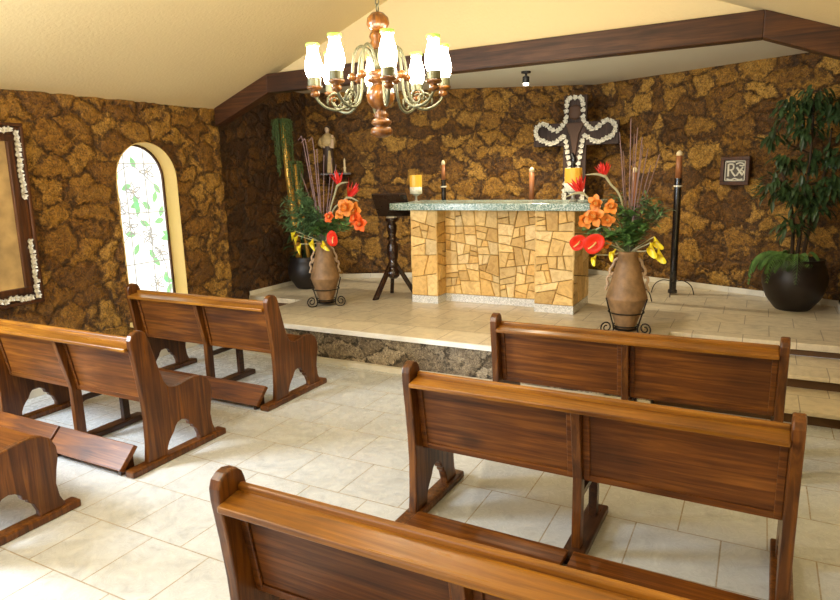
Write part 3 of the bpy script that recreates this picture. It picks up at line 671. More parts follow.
# ------------------------------------------------------------------ cross
cr = thing('ornate_cross', 'dark wooden cross edged with white flowers standing behind the altar', 'cross', (-2.235, 8.68, ZD), math.radians(-2))
def T(z): return z-ZD
bm = B(); box(bm, -0.155, 0.155, 0, 0.045, 0, T(2.775)); obj('upright', bm, M_CROSSW, cr, bevel=0.005)
bm = B(); box(bm, -0.57, 0.57, 0.004, 0.043, T(2.135), T(2.435)); obj('crossbar', bm, M_CROSSW, cr, bevel=0.005)
outl = [(0, 2.745), (0.085, 2.73), (0.11, 2.62), (0.115, 2.47), (0.16, 2.40), (0.23, 2.335), (0.31, 2.36), (0.40, 2.43), (0.48, 2.42), (0.53, 2.35), (0.50, 2.25), (0.42, 2.21), (0.32, 2.17), (0.23, 2.20), (0.14, 2.255), (0.105, 2.16), (0.085, 2.02), (0.06, 1.87), (0.08, 1.74), (0.12, 1.60), (0.12, 1.42)]
bm = B(); rq = random.Random(5); path = spline([(x, z, 0) for x, z in outl], 4); pts2 = []
acc = 0
last = None
for p in path:
    if last is None or (p-last).length > 0.042: pts2.append(p); last = p
for sgn in (1, -1):
    for p in pts2:
        if sgn < 0 and p.x < 0.02: continue
        for k in range(5):
            a = k*2*PI/5+rq.random(); rr = 0.022
            petal(bm, (sgn*p.x, -0.006, T(p.y)), (math.cos(a), -0.45, math.sin(a)), (0, -1, 0), 0.050, 0.042, 0.4, 0.2, n=3)
        sph(bm, (sgn*p.x, -0.012, T(p.y)), 0.017, u=7, v=5)
o_ = obj('white_flower_edging', bm, M_WHITEFL, cr); o_['label'] = 'edging of small white flowers'
bm = B()
lathe(bm, [(0, 0), (0.07, 0.03), (0.085, 0.10), (0.07, 0.17), (0, 0.20)], (0, -0.012, T(2.46)), 18, sy=0.35)
prism(bm, [(-0.13, -0.02, T(2.43)), (0.13, -0.02, T(2.43)), (0.06, -0.02, T(2.28)), (0.02, -0.02, T(2.02)), (-0.01, -0.02, T(1.98)), (-0.06, -0.02, T(2.25))], (0, 0.022, 0))
obj('carved_figure_relief', bm, M_CORPUS, cr, bevel=0.01)
bm = B(); tube(bm, spline([(-0.03, -0.02, T(2.03)), (0.0, -0.03, T(1.95)), (-0.02, -0.02, T(1.80)), (0.02, -0.02, T(1.65)), (0.0, -0.01, T(1.45))], 5), 0.03, 8, 0.018); obj('lower_carving', bm, M_BLACK, cr, smooth=True)

# ------------------------------------------------------------------ lectern
le = thing('lectern', 'dark turned-wood lectern with a slanted book rest left of the altar', 'lectern', (-3.875, 6.62, ZD), 0.0)
bm = B(); lathe(bm, [(0, 0.225), (0.035, 0.23), (0.06, 0.26), (0.066, 0.30), (0.05, 0.34), (0.034, 0.36), (0.05, 0.385), (0.05, 0.41), (0.036, 0.43), (0.055, 0.50), (0.055, 0.62), (0.036, 0.68), (0.05, 0.70), (0.05, 0.72), (0.034, 0.74), (0.044, 0.80), (0.05, 0.86), (0.036, 0.90), (0.062, 0.925), (0.062, 0.95), (0.03, 0.97)], n=20, sx=1.25, sy=1.25)
obj('turned_column', bm, M_DARKWOOD, le, smooth=True)
for a in (-2.0, 0.55, 2.2):
    bm = B(); c, s = math.cos(a), math.sin(a)
    q = Matrix.Rotation(a, 4, 'Z')
    prism(bm, [q @ Vector((0.03, -0.022, 0.50)), q @ Vector((0.055, -0.022, 0.42)), q @ Vector((0.31, -0.022, 0.0)), q @ Vector((0.24, -0.022, 0.0)), q @ Vector((0.03, -0.022, 0.36))], q @ Vector((0, 0.044, 0)))
    obj('leg', bm, M_DARKWOOD, le, bevel=0.006)
bm = B(); Mx = Matrix.Translation((0.0, 0.02, 1.10)) @ Matrix.Rotation(0.25, 4, 'Z') @ Matrix.Rotation(-0.85, 4, 'X')
box(bm, -0.21, 0.21, -0.19, 0.17, -0.012, 0.012, Mx); box(bm, -0.21, 0.21, 0.15, 0.175, 0.012, 0.05, Mx)
obj('book_rest', bm, M_DARKWOOD, le, bevel=0.005)
bm = B(); lathe(bm, [(0.063, 0.957), (0.066, 0.965), (0.063, 0.973)], n=18); obj('studded_collar', bm, M_SILVER, le)

# ------------------------------------------------------------------ shelf, statue
dl = Vector((3.58, 1.73, 0)).normalized()
sh = thing('wall_shelf', 'small dark wooden shelf on the stone wall in the left chancel corner', 'shelf', (-5.27, 7.55, 1.862), math.atan2(dl.y, dl.x))
bm = B(); box(bm, -0.22, 0.22, -0.2, 0.09, -0.03, 0.0); obj('shelf_board', bm, M_DARKWOOD, sh, bevel=0.006)
for x in (-0.15, 0.13): bm = B(); prism(bm, [(x, 0.09, -0.03), (x, -0.13, -0.03), (x, 0.02, -0.09), (x, 0.09, -0.20)], (0.025, 0, 0)); obj('shelf_bracket', bm, M_DARKWOOD, sh)
stt = thing('saint_statue', 'small robed friar statue holding a child on the corner shelf', 'statue', (-5.33, 7.44, 1.862), 0.25)
bm = B()
lathe(bm, [(0, 0.63), (0.020, 0.625), (0.032, 0.60), (0.033, 0.575), (0.024, 0.548), (0.018, 0.53), (0.02, 0.515)], n=16, sy=1.1)
sph(bm, (0, -0.036, 0.578), 0.007)
sph(bm, (-0.03, -0.07, 0.35), 0.016); sph(bm, (0.06, -0.07, 0.36), 0.016)
obj('body', bm, M_SKIN, stt, smooth=True)
bm = B(); lathe(bm, [(0.05, 0.0), (0.098, 0.0), (0.09, 0.10), (0.075, 0.24), (0.072, 0.33), (0.085, 0.42), (0.080, 0.48), (0.045, 0.52), (0.02, 0.53)], n=26, sy=0.78, flute=9, fa=0.05)
obj('habit', bm, M_HABIT, stt, smooth=True)
bm = B(); lathe(bm, [(0.09, 0.36), (0.102, 0.40), (0.094, 0.47), (0.06, 0.515), (0.024, 0.535)], n=24, sy=0.82, flute=7, fa=0.04)
tube(bm, spline([(-0.08, -0.01, 0.46), (-0.10, -0.05, 0.40), (-0.05, -0.08, 0.355)], 5), 0.032, 10, 0.02); tube(bm, spline([(0.08, -0.01, 0.46), (0.10, -0.05, 0.40), (0.06, -0.08, 0.365)], 5), 0.032, 10, 0.02)
obj('capelet', bm, M_ROBE, stt, smooth=True)
bm = B(); prism(bm, [(0.0, -0.088, 0.0), (0.075, -0.072, 0.0), (0.066, -0.064, 0.16), (0.05, -0.068, 0.30), (0.03, -0.078, 0.30)], (0, 0.02, 0)); obj('scapular', bm, M_ROBE, stt, bevel=0.006)
bm = B(); tube(bm, spline([(0.085, -0.07, 0.33), (0.095, -0.07, 0.40), (0.095, -0.07, 0.45)], 5), 0.03, 10, 0.02); sph(bm, (0.097, -0.073, 0.485), 0.022); obj('child_figure', bm, M_SKIN, stt, smooth=True)
bm = B(); lathe(bm, [(0, 0.60), (0.034, 0.585), (0.037, 0.60), (0.03, 0.625), (0, 0.638)], (0, 0.006, 0), n=16); obj('hair', bm, M_HABIT, stt, smooth=True)
bm = B(); lathe(bm, [(0.02, 0), (0.016, 0.02), (0.016, 0.05), (0.022, 0.07), (0.013, 0.08), (0.013, 0.17), (0.004, 0.19), (0, 0.20)], n=12)
cs = obj('small_candle', bm, M_CANDLETIP, None, smooth=True); cs.location = (-5.13, 7.53, 1.862); tag(cs, 'small cream candle beside the statue on the corner shelf', 'candle')

# ------------------------------------------------------------------ wall ornaments
# square silver plaque in a dark frame on the right apse wall
dr = Vector((2.88, -1.36, 0)).normalized()
pq = thing('framed_plaque', 'small square silver monogram plaque in a dark frame on the right stone wall', 'plaque', (-0.277, 8.255, 1.605), math.atan2(dr.y, dr.x))
bm = B(); a0, a1 = 0.165, 0.16
for x0, x1, z0, z1 in ((-a0, a0, 0, 0.04), (-a0, a0, 0.28, 0.32), (-a0, -a0+0.04, 0.04, 0.28), (a0-0.04, a0, 0.04, 0.28)): box(bm, x0, x1, -0.035, 0.01, z0, z1)
obj('frame', bm, M_FRAMEW, pq, bevel=0.006)
bm = B(); box(bm, -a0+0.04, a0-0.04, -0.012, 0.005, 0.04, 0.28); obj('relief_ground', bm, M_SILVERD, pq)
bm = B(); Y = -0.016
def stroke(pts, r=0.008): tube(bm, [(x, Y, z) for x, z in [(p.x, p.y) for p in spline([(a, b, 0) for a, b in pts], 5)]], r, 6)
stroke([(-0.075, 0.10), (-0.075, 0.165), (-0.075, 0.235)], 0.012); stroke([(-0.075, 0.235), (-0.03, 0.235), (-0.015, 0.205), (-0.03, 0.175), (-0.075, 0.17)], 0.010)
stroke([(-0.045, 0.17), (-0.02, 0.13), (0.01, 0.10)], 0.010); stroke([(0.02, 0.20), (0.055, 0.155), (0.09, 0.11)], 0.012); stroke([(0.09, 0.20), (0.05, 0.15), (0.02, 0.105)], 0.010)
stroke([(0.01, 0.235), (0.05, 0.25), (0.095, 0.235), (0.09, 0.215), (0.05, 0.22)], 0.008); stroke([(-0.09, 0.07), (-0.04, 0.06), (0.0, 0.075), (0.05, 0.06), (0.09, 0.07)], 0.009)
stroke([(0.07, 0.17), (0.10, 0.15), (0.085, 0.12)], 0.007); stroke([(-0.1, 0.26), (-0.04, 0.262), (0.0, 0.258)], 0.007)
for x in (-0.112, 0.112): stroke([(x, 0.055), (x, 0.16), (x, 0.265)], 0.006)
stroke([(-0.112, 0.055), (0, 0.05), (0.112, 0.055)], 0.005); stroke([(-0.112, 0.268), (0, 0.27), (0.112, 0.268)], 0.005)
obj('monogram_relief', bm, M_SILVER, pq)
# big picture on the left wall
pc = thing('framed_picture', 'large dark-framed faded picture with white floral inlay on the left stone wall', 'picture', (XL+0.02, 2.745, 0.83)); pc.rotation_euler = (0, math.radians(1.2), 0)
FH, FW, FM = 1.49, 0.55, 0.145
def ring(bm, e0, e1, x0, x1):
    for y0, y1, z0, z1 in ((-FW+e0, FW-e0, e0, e1), (-FW+e0, FW-e0, FH-e1, FH-e0), (-FW+e0, -FW+e1, e1, FH-e1), (FW-e1, FW-e0, e1, FH-e1)): box(bm, x0, x1, y0, y1, z0, z1)
bm = B(); ring(bm, 0, 0.028, 0.0, 0.055); ring(bm, 0.028, 0.095, 0.0, 0.032); ring(bm, 0.095, FM, 0.0, 0.05); obj('frame', bm, M_FRAMEW, pc, bevel=0.006)
bm = B(); box(bm, 0.0, 0.02, -FW+FM, FW-FM, FM, FH-FM); obj('canvas', bm, M_CANVAS, pc)
IN = {}; rq = random.Random(9)
def inlay(y, z):
    bm = IN.setdefault((y > 0, z > FH/2), None) or IN.__setitem__((y > 0, z > FH/2), B()) or IN[(y > 0, z > FH/2)]
    for k in range(5):
        a = k*2*PI/5+rq.random(); petal(bm, (0.036, y, z), (0.35, math.cos(a), math.sin(a)), (1, 0, 0), 0.040, 0.030, 0.5, 0.2, n=3)
    sph(bm, (0.04, y, z), 0.011, u=7, v=5)
mid = 0.0615
def span(a, b, lo, hi):
    k = a
    while k <= b:
        if not (lo < k < hi): yield k
        k += 0.042
for z in span(mid, FH-mid, 0.56, 0.88):
    for y in (-FW+mid, FW-mid): inlay(y+rq.uniform(-.008, .008), z)
for y in span(-FW+mid+0.04, FW-mid-0.04, -0.17, 0.17):
    for z in (mid, FH-mid): inlay(y, z+rq.uniform(-.008, .008))
for bm in IN.values(): o_ = obj('white_floral_inlay', bm, M_WHITEFL, pc); o_['label'] = 'white floral inlay strip'

# ceiling spotlight
sp = thing('ceiling_spotlight', 'small black spotlight hanging from the chancel ceiling', 'spotlight', (-2.50, 7.45, ZC))
bm = B(); lathe(bm, [(0.055, 0), (0.055, -0.02), (0.012, -0.025), (0.012, -0.05)], n=16); obj('ceiling_mount', bm, M_BLACKM, sp)
bm = B(); lathe(bm, [(0.02, -0.05), (0.04, -0.06), (0.04, -0.13), (0.036, -0.13)], n=16); obj('lamp_head', bm, M_BLACKM, sp)
bm = B(); lathe(bm, [(0.034, -0.128), (0.03, -0.155), (0, -0.16)], n=14); obj('bulb', bm, M_SPOTGLOW, sp, smooth=True)
ld = bpy.data.lights.new('spotlight_lamp', 'SPOT'); ld.energy = 130; ld.color = (1.0, 0.85, 0.60); ld.shadow_soft_size = 0.05; ld.spot_size = math.radians(150); ld.spot_blend = 0.6
lo = bpy.data.objects.new('spotlight_lamp', ld); COL.objects.link(lo); lo.parent = sp; lo.location = (0, 0, -0.20)

# ------------------------------------------------------------------ chandelier
CX, CY = -1.888, 3.15
ch = thing('chandelier', 'eight-armed turned-wood chandelier with lit white glass shades hanging from the ceiling', 'chandelier', (CX, CY, 0))
bm = B(); lathe(bm, [(0, 2.035), (0.03, 2.037), (0.058, 2.05), (0.064, 2.07), (0.05, 2.09), (0.03, 2.095), (0.05, 2.105), (0.058, 2.118), (0.045, 2.132), (0.03, 2.14), (0.045, 2.155), (0.03, 2.17), (0.024, 2.185), (0.05, 2.198), (0.072, 2.225), (0.078, 2.26), (0.07, 2.295), (0.048, 2.31), (0.044, 2.325), (0.068, 2.335), (0.068, 2.348), (0.045, 2.356), (0.07, 2.368), (0.06, 2.385), (0.03, 2.395)], n=24)
obj('turned_column', bm, M_CHWOOD, ch, smooth=True)
bm = B(); lathe(bm, [(0.03, 2.39), (0.034, 2.42), (0.03, 2.46), (0.036, 2.50)], n=18); obj('metal_sleeve', bm, M_CHMETAL, ch, smooth=True)
bm = B(); lathe(bm, [(0.036, 2.495), (0.046, 2.505), (0.036, 2.515), (0.048, 2.53), (0.038, 2.545), (0.05, 2.565), (0.042, 2.585), (0.03, 2.59)], n=20); obj('ringed_neck', bm, M_CHWOOD, ch, smooth=True)
bm = B(); lathe(bm, [(0.028, 2.588), (0.045, 2.60), (0.06, 2.63), (0.055, 2.66), (0.03, 2.685), (0.01, 2.69)], n=48, flute=16, fa=0.03); obj('fluted_knob', bm, M_CHWOOD, ch, smooth=True)
zt = roof_z(CX); bm = B(); z = 2.69; k = 0
while z < zt-0.05:
    o = []
    for i in range(13):
        a = 2*PI*i/12; x_, z_ = 0.011*math.cos(a), 0.021*math.sin(a)+z+0.02
        o.append((x_, 0, z_) if k % 2 else (0, x_, z_))
    tube(bm, o, 0.0035, 5); z += 0.033; k += 1
obj('chain', bm, M_CHMETAL, ch, smooth=True)
bm = B(); lathe(bm, [(0.01, zt-0.07), (0.05, zt-0.05), (0.06, zt+0.0)], n=18); obj('ceiling_rose', bm, M_CHMETAL, ch)
for k in range(8):
    a = math.radians(28.0+10+45*k); q = Matrix.Rotation(a, 4, 'Z')
    W = lambda r, z: q @ Vector((r, 0, z))
    bm = B(); tube(bm, spline([W(r, z) for r, z in ((0.025, 2.42), (0.05, 2.485), (0.09, 2.515), (0.125, 2.49), (0.143, 2.42), (0.150, 2.34), (0.158, 2.27), (0.185, 2.21), (0.235, 2.185), (0.295, 2.198), (0.335, 2.23), (0.352, 2.262))], 5), 0.008, 8)
    o = []
    for i in range(26):
        t_ = i/25; an = PI*1.15-t_*PI*3.0; rr = 0.046*(1-0.72*t_); o.append(W(0.245-rr*math.cos(an), 2.232+rr*math.sin(an)))
    tube(bm, o, 0.0065, 6, 0.004)
    arm = obj('arm', bm, M_CHMETAL, ch, smooth=True)
    bm = B(); c = W(0.149, 2.355); lathe(bm, [(0.008, -0.022), (0.022, -0.012), (0.026, 0), (0.022, 0.012), (0.008, 0.022)], c, 14); obj('wood_bead', bm, M_CHWOOD, arm, smooth=True)
    c = W(0.354, 0)
    bm = B(); lathe(bm, [(0.008, 2.250), (0.022, 2.257), (0.027, 2.270), (0.020, 2.283), (0.011, 2.286), (0.036, 2.292), (0.043, 2.301), (0.041, 2.308)], c, 16); obj('wood_cup', bm, M_CHWOOD, arm, smooth=True)
    bm = B(); lathe(bm, [(0.033, 2.308), (0.036, 2.312), (0.036, 2.350), (0.032, 2.353)], c, 16); obj('shade_holder', bm, M_CHMETAL, arm, smooth=False)
    bm = B(); lathe(bm, [(0.031, 2.350), (0.041, 2.370), (0.047, 2.398), (0.0455, 2.424), (0.038, 2.455), (0.030, 2.482), (0.027, 2.500), (0.032, 2.516)], c, 18); s_ = obj('glass_shade', bm, M_SHADE, arm, smooth=True)
    bm = B(); lathe(bm, [(0.0318, 2.508), (0.0365, 2.514), (0.036, 2.527), (0.030, 2.527)], c, 18); obj('shade_rim', bm, M_RIM, arm, smooth=True)

# ------------------------------------------------------------------ clay vases, stands
def make_vase(name, x, y, label, prof_top):
    t_ = thing(name, label, 'vase', (x, y, ZD+0.05))
    bm = B(); lathe(bm, [(0, 0), (0.085, 0), (0.09, 0.01), (0.137, 0.14), (0.183, 0.262), (0.189, 0.272), (0.187, 0.285), (0.170, 0.345), (0.145, 0.43), (0.120, 0.52), (0.098, 0.60), (0.088, 0.65), (0.094, 0.68), (0.087, 0.688), (0.074, 0.66), (0.07, 0.60), (0, 0.59)], n=30)
    obj('vase_body', bm, M_CLAY, t_, smooth=True)
    for s in (1, -1):
        for pts in ([(0.085, 0.62), (0.115, 0.60), (0.125, 0.565), (0.152, 0.52), (0.150, 0.485), (0.130, 0.475), (0.128, 0.50)], [(0.140, 0.455), (0.165, 0.46), (0.178, 0.43), (0.165, 0.395), (0.180, 0.36), (0.185, 0.335)]):
            bm = B(); tube(bm, spline([(s*a*1.04, 0, b) for a, b in pts], 6), 0.013, 8); obj('handle', bm, M_CLAYH, t_, smooth=True)
    return t_
v1 = make_vase('clay_vase', -4.36, 5.90, 'brown clay vase with scroll handles on the dais left of the altar', None)
v2 = make_vase('clay_vase.001', -1.01, 5.86, 'brown clay vase with scroll handles on the dais right of the altar', None)
v1.rotation_euler.z = 0.62; v2.rotation_euler.z = 0.18
v1.scale = (0.88, 0.88, 1.0); v2.scale = (0.95, 0.95, 1.02)
def vase_stand(x, y, label, rz):
    t_ = thing('iron_stand', label, 'stand', (x, y, ZD), rz)
    bm = B()
    for z, r in ((0.20, 0.155), (0.075, 0.108)): tube(bm, [(r*math.cos(2*PI*i/28), r*math.sin(2*PI*i/28), z) for i in range(29)], 0.006, 6)
    obj('ring', bm, M_IRON, t_)
    bm = B(); lathe(bm, [(0.09, 0.036), (0.10, 0.036), (0.10, 0.046), (0.09, 0.046)], n=20); box(bm, -0.1, 0.1, -0.008, 0.008, 0.038, 0.048); box(bm, -0.008, 0.008, -0.1, 0.1, 0.038, 0.048); obj('plate', bm, M_IRON, t_)
    for k in range(3):
        a = k*2*PI/3; q = Matrix.Rotation(a, 4, 'Z'); pts = [(0.200, 0.34), (0.165, 0.22), (0.135, 0.12), (0.118, 0.05), (0.135, 0.012), (0.175, 0.008)]
        cen = (0.19, 0.068); rr0 = 0.060
        for i in range(1, 24):
            t_2 = i/23; an = -PI/2+t_2*PI*3.1; rr = rr0*(1-0.75*t_2); pts.append((cen[0]+rr*math.cos(an), cen[1]+rr*math.sin(an)))
        bm = B(); tube(bm, spline([q @ Vector((r, 0, z)) for r, z in pts], 2), 0.0065, 6); obj('scroll_leg', bm, M_IRON, t_, smooth=True)
vase_stand(-4.36, 5.90, 'scrolled wrought-iron stand under the left clay vase', math.radians(126))
vase_stand(-1.01, 5.86, 'scrolled wrought-iron stand under the right clay vase', math.radians(100))

# ------------------------------------------------------------------ flowers
MOUTH = {'left': Vector((-4.36, 5.90, 1.06)), 'right': Vector((-1.01, 5.86, 1.07))}
def stem_to(bm, side, end, r=0.005, bulge=0.3, n=8):
    m = MOUTH[side]; e = Vector(end); b = Vector((m.x+(e.x-m.x)*0.10, m.y+(e.y-m.y)*0.10, m.z-0.12))
    d = e-m; c = m+Vector((d.x*bulge, d.y*bulge, d.z*0.62))
    tube(bm, spline([b, Vector((m.x+d.x*0.1, m.y+d.y*0.1, m.z+0.02)), c, e], 6), r, 6)
def bird(side, base, tip, head, y, label, neck):
    t_ = thing('bird_of_paradise', label, 'flower', MOUTH[side]); o = MOUTH[side]
    bs = Vector((base[0], y, base[1])); tp = Vector((tip[0], y-0.04, tip[1])); nk = Vector((neck[0], y+0.02, neck[1]))
    bm = B(); tube(bm, [p-o for p in spline([o+Vector((0, 0, -0.1)), nk, bs*0.75+nk*0.25, bs], 8)], 0.008, 7, 0.012); obj('stem', bm, M_STEM, t_, smooth=True)
    bm = B(); P_ = spline([bs, bs*0.6+tp*0.4+Vector((0, 0, 0.014)), tp], 6); nP = len(P_); tube(bm, [p-o for p in P_], 0.015, 8, rs=[0.014+0.004*math.sin(PI*i/nP)-0.014*i/nP for i in range(nP)]); obj('bract', bm, M_STEM, t_, smooth=True)
    bm = B(); hd_ = Vector((head[0], y, head[1])); root = bs+(tp-bs)*0.12; d0 = (hd_-root).normalized(); L = (hd_-root).length*2.15
    side_v = Vector((1, 0, 0)); rg_ = random.Random(int(abs(head[0])*997))
    for k in range(8):
        sp_ = (k-3.5)/3.5; petal(bm, root-o, d0+side_v*sp_*0.55+Vector((0, rg_.uniform(-.35, .35), 0)), (sp_, -0.6, 0.2), L*rg_.uniform(0.8, 1.05), 0.034, 0.25, 0.35, n=6)
    obj('petals', bm, M_RED, t_)
bird('left', (-4.119, 1.716), (-3.933, 1.756), (-4.108, 1.80), 5.88, 'red bird-of-paradise flower, the higher of two over the left vase', (-4.25, 1.42))
bird('left', (-3.982, 1.590), (-3.80, 1.553), (-3.895, 1.665), 5.85, 'red bird-of-paradise flower, the lower of two over the left vase', (-4.20, 1.42))
bird('right', (-1.222, 1.761), (-1.392, 1.782), (-1.25, 1.825), 5.85, 'red bird-of-paradise flower, the higher of two over the right vase', (-1.08, 1.53))
bird('right', (-1.412, 1.622), (-1.566, 1.586), (-1.468, 1.69), 5.82, 'red bird-of-paradise flower before the right pillar candle on the altar', (-1.27, 1.48))
def lily(side, p, R, y, label, mat, seed, nn=5, group=None):
    o = MOUTH[side]; t_ = thing('orange_bloom', label, 'flower', o, group=group); e = Vector((p[0], y, p[1])); rg_ = random.Random(seed)
    bm = B(); stem_to(bm, side, e+Vector((0, 0.03, -0.01)), 0.006); bmesh.ops.translate(bm, vec=-o, verts=bm.verts[:]); obj('stem', bm, M_GSTEM, t_)
    bm = B(); ax = Vector((rg_.uniform(-.3, .3), -1, rg_.uniform(0.0, .5))).normalized(); u = ax.orthogonal().normalized(); v = ax.cross(u)
    for k in range(nn*2):
        a = k*2*PI/nn+(0.5 if k >= nn else 0)+rg_.uniform(-.22, .22); dd = (u*math.cos(a)+v*math.sin(a)); inner = k >= nn
        petal(bm, e-o+ax*0.004, dd*(0.75 if inner else 1)+ax*(0.9 if inner else 0.35), ax, R*(0.8 if inner else 1.05)*rg_.uniform(0.85, 1.25), R*rg_.uniform(0.8, 1.1), -0.35 if not inner else 0.25, 0.3, n=7, tip=1.9)
    obj('petals', bm, mat, t_, smooth=True)
    bm = B()
    for k in range(5):
        a = k*1.25; tube(bm, [e-o, e-o+ax*R*0.55+(u*math.cos(a)+v*math.sin(a))*R*0.2], 0.003, 5)
    obj('stamens', bm, M_SPADIX, t_)
for i, (p, R, y, lb, mt) in enumerate([
    ((-3.945, 1.485), 0.10, 5.80, 'large pale orange bloom at the top of the left bouquet\'s orange cluster', M_ORANGE), ((-3.855, 1.455), 0.09, 5.84, 'orange bloom on the upper right edge of the left bouquet', M_ORANGE), ((-3.845, 1.375), 0.085, 5.82, 'orange bloom just above the red-orange one in the left bouquet', M_ORANGE2),
    ((-3.795, 1.306), 0.08, 5.82, 'red-orange bloom lowest in the orange cluster of the left bouquet', M_ORANGE2), ((-4.175, 1.385), 0.06, 5.80, 'small orange bloom at the foot of the bird-of-paradise stems in the left bouquet', M_ORANGE2), ((-4.05, 1.415), 0.06, 5.82, 'small pale orange bloom left of the large orange cluster in the left bouquet', M_ORANGE)]):
    lily('left', p, R, y, lb, mt, 30+i)
for i, (p, R, y, lb, mt) in enumerate([
    ((-1.29, 1.530), 0.065, 5.80, 'small orange bloom at the top of the right bouquet\'s orange cluster', M_ORANGE), ((-1.295, 1.415), 0.085, 5.78, 'largest orange bloom in the right bouquet, front of the cluster', M_ORANGE), ((-1.385, 1.385), 0.07, 5.80, 'orange bloom on the left edge of the right bouquet\'s cluster', M_ORANGE),
    ((-1.158, 1.496), 0.065, 5.80, 'orange bloom on the right of the right bouquet\'s cluster', M_ORANGE), ((-1.190, 1.385), 0.058, 5.80, 'orange lily below the right-hand orange bloom of the right bouquet', M_ORANGE), ((-1.185, 1.165), 0.042, 5.78, 'small orange bloom touching the big red anthurium in the right bouquet', M_ORANGE)]):
    lily('right', p, R, y, lb, mt, 50+i)
def anth(side, p, R, y, label, tilt):
    o = MOUTH[side]; t_ = thing('red_anthurium', label, 'flower', o); e = Vector((p[0], y, p[1]))
    bm = B(); stem_to(bm, side, e+Vector((0.05 if side == 'right' else -0.03, 0.02, 0.03)), 0.006, bulge=0.45); bmesh.ops.translate(bm, vec=-o, verts=bm.verts[:]); obj('stem', bm, M_STEM, t_)
    pts = []
    for i in range(28):
        a = 2*PI*i/28; r_ = R*(1.0-0.28*abs(math.cos(a/2))**8*1.0)*(1.12 if False else 1); x = r_*math.sin(a)*0.85; zz = -r_*math.cos(a)*1.15
        pts.append((x, zz))
    q = Matrix.Rotation(tilt, 3, 'Y'); bm = B(); c_ = bm.verts.new((e-o)+q @ Vector((0, 0.012, R*0.35)))
    ringv = [bm.verts.new((e-o)+q @ Vector((x, -0.012-0.02*abs(x)/R, z_))) for x, z_ in pts]; midv = [bm.verts.new((e-o)+q @ Vector((x*0.55, 0.002, z_*0.55+0.12*R))) for x, z_ in pts]
    for i in range(28):
        j = (i+1) % 28; bm.faces.new((midv[i], midv[j], ringv[j], ringv[i])); bm.faces.new((c_, midv[j], midv[i]))
    s = obj('spathe', bm, M_ANTH, t_, smooth=True); so = s.modifiers.new('thick', 'SOLIDIFY'); so.thickness = 0.004
    bm = B(); b0 = (e-o)+q @ Vector((0, 0.0, R*0.3)); tube(bm, spline([b0, b0+q @ Vector((0.01, -0.035, -R*0.25)), b0+q @ Vector((0.012, -0.05, -R*0.75))], 5), 0.0085, 8, 0.005); obj('spadix', bm, M_SPADIX, t_, smooth=True)
anth('left', (-4.10, 1.145), 0.088, 5.74, 'glossy red anthurium hanging at the lip of the left vase', -0.15)
anth('right', (-1.438, 1.178), 0.080, 5.76, 'glossy red anthurium farthest left in the right bouquet, before the altar side', 0.95)
anth('right', (-1.285, 1.178), 0.100, 5.70, 'large glossy red anthurium above the lip of the right vase', 0.95)
def calla(side, p, R, y, label, dirx, tone=None):
    o = MOUTH[side]; t_ = thing('yellow_calla', label, 'flower', o); e = Vector((p[0], y, p[1])); up_ = Vector((-dirx*0.55, 0.0, 0.8)).normalized()
    base = e+up_*R*0.9
    bm = B(); stem_to(bm, side, base, 0.0055, bulge=0.55); bmesh.ops.translate(bm, vec=-o, verts=bm.verts[:]); obj('stem', bm, M_STEM, t_)
    ax = (Vector((dirx*0.5, -0.35, -0.75))).normalized(); u = ax.orthogonal().normalized(); v = ax.cross(u); bm = B(); rows = []
    for i in range(7):
        t_2 = i/6; row = []
        for k in range(15):
            an = k/14*2*PI*0.94; rr = R*(0.12+0.62*t_2**1.3); ext = t_2*R*1.7*(1+0.45*math.cos(an-PI)*t_2)
            row.append(bm.verts.new((base-o)+ax*ext+(u*math.cos(an)+v*math.sin(an))*rr))
        rows.append(row)
    for a_, b_ in zip(rows, rows[1:]):
        for k in range(14): bm.faces.new((a_[k], a_[k+1], b_[k+1], b_[k]))
    obj('spathe', bm, M_YELLOW, t_, smooth=True)
    bm = B(); tube(bm, [base-o, base-o+ax*R*1.3], 0.006, 6, 0.004); obj('spadix', bm, M_SPADIX, t_)
for p, R, y, lb, dx in [((-4.67, 1.185), 0.05, 5.78, 'yellow calla lily highest on the left side of the left bouquet', -1), ((-4.62, 1.140), 0.042, 5.76, 'yellow calla lily just under the highest left one of the left bouquet', -0.6), ((-4.564, 1.040), 0.05, 5.74, 'yellow calla lily drooping lowest left of the left vase', -0.3), ((-4.345, 1.100), 0.055, 5.70, 'yellow calla lily over the middle of the left vase lip', 0.2), ((-4.19, 1.089), 0.055, 5.70, 'yellow calla lily between the left vase lip and the red anthurium', 1)]: calla('left', p, R, y, lb, dx)
for p, R, y, lb, dx in [((-1.276, 1.046), 0.042, 5.74, 'yellow calla lily hanging lowest left of the right vase', -0.5), ((-1.105, 1.107), 0.045, 5.68, 'yellow calla lily at the left of the right vase lip', -0.7), ((-0.767, 1.205), 0.052, 5.80, 'yellow calla lily highest on the right side of the right bouquet', 0.8), ((-0.80, 1.150), 0.056, 5.76, 'yellow calla lily in the middle of the right bouquet\'s right-hand trio', 0.3), ((-0.734, 1.100), 0.056, 5.78, 'yellow calla lily drooping lowest on the right of the right vase', 0.5)]: calla('right', p, R, y, lb, dx)
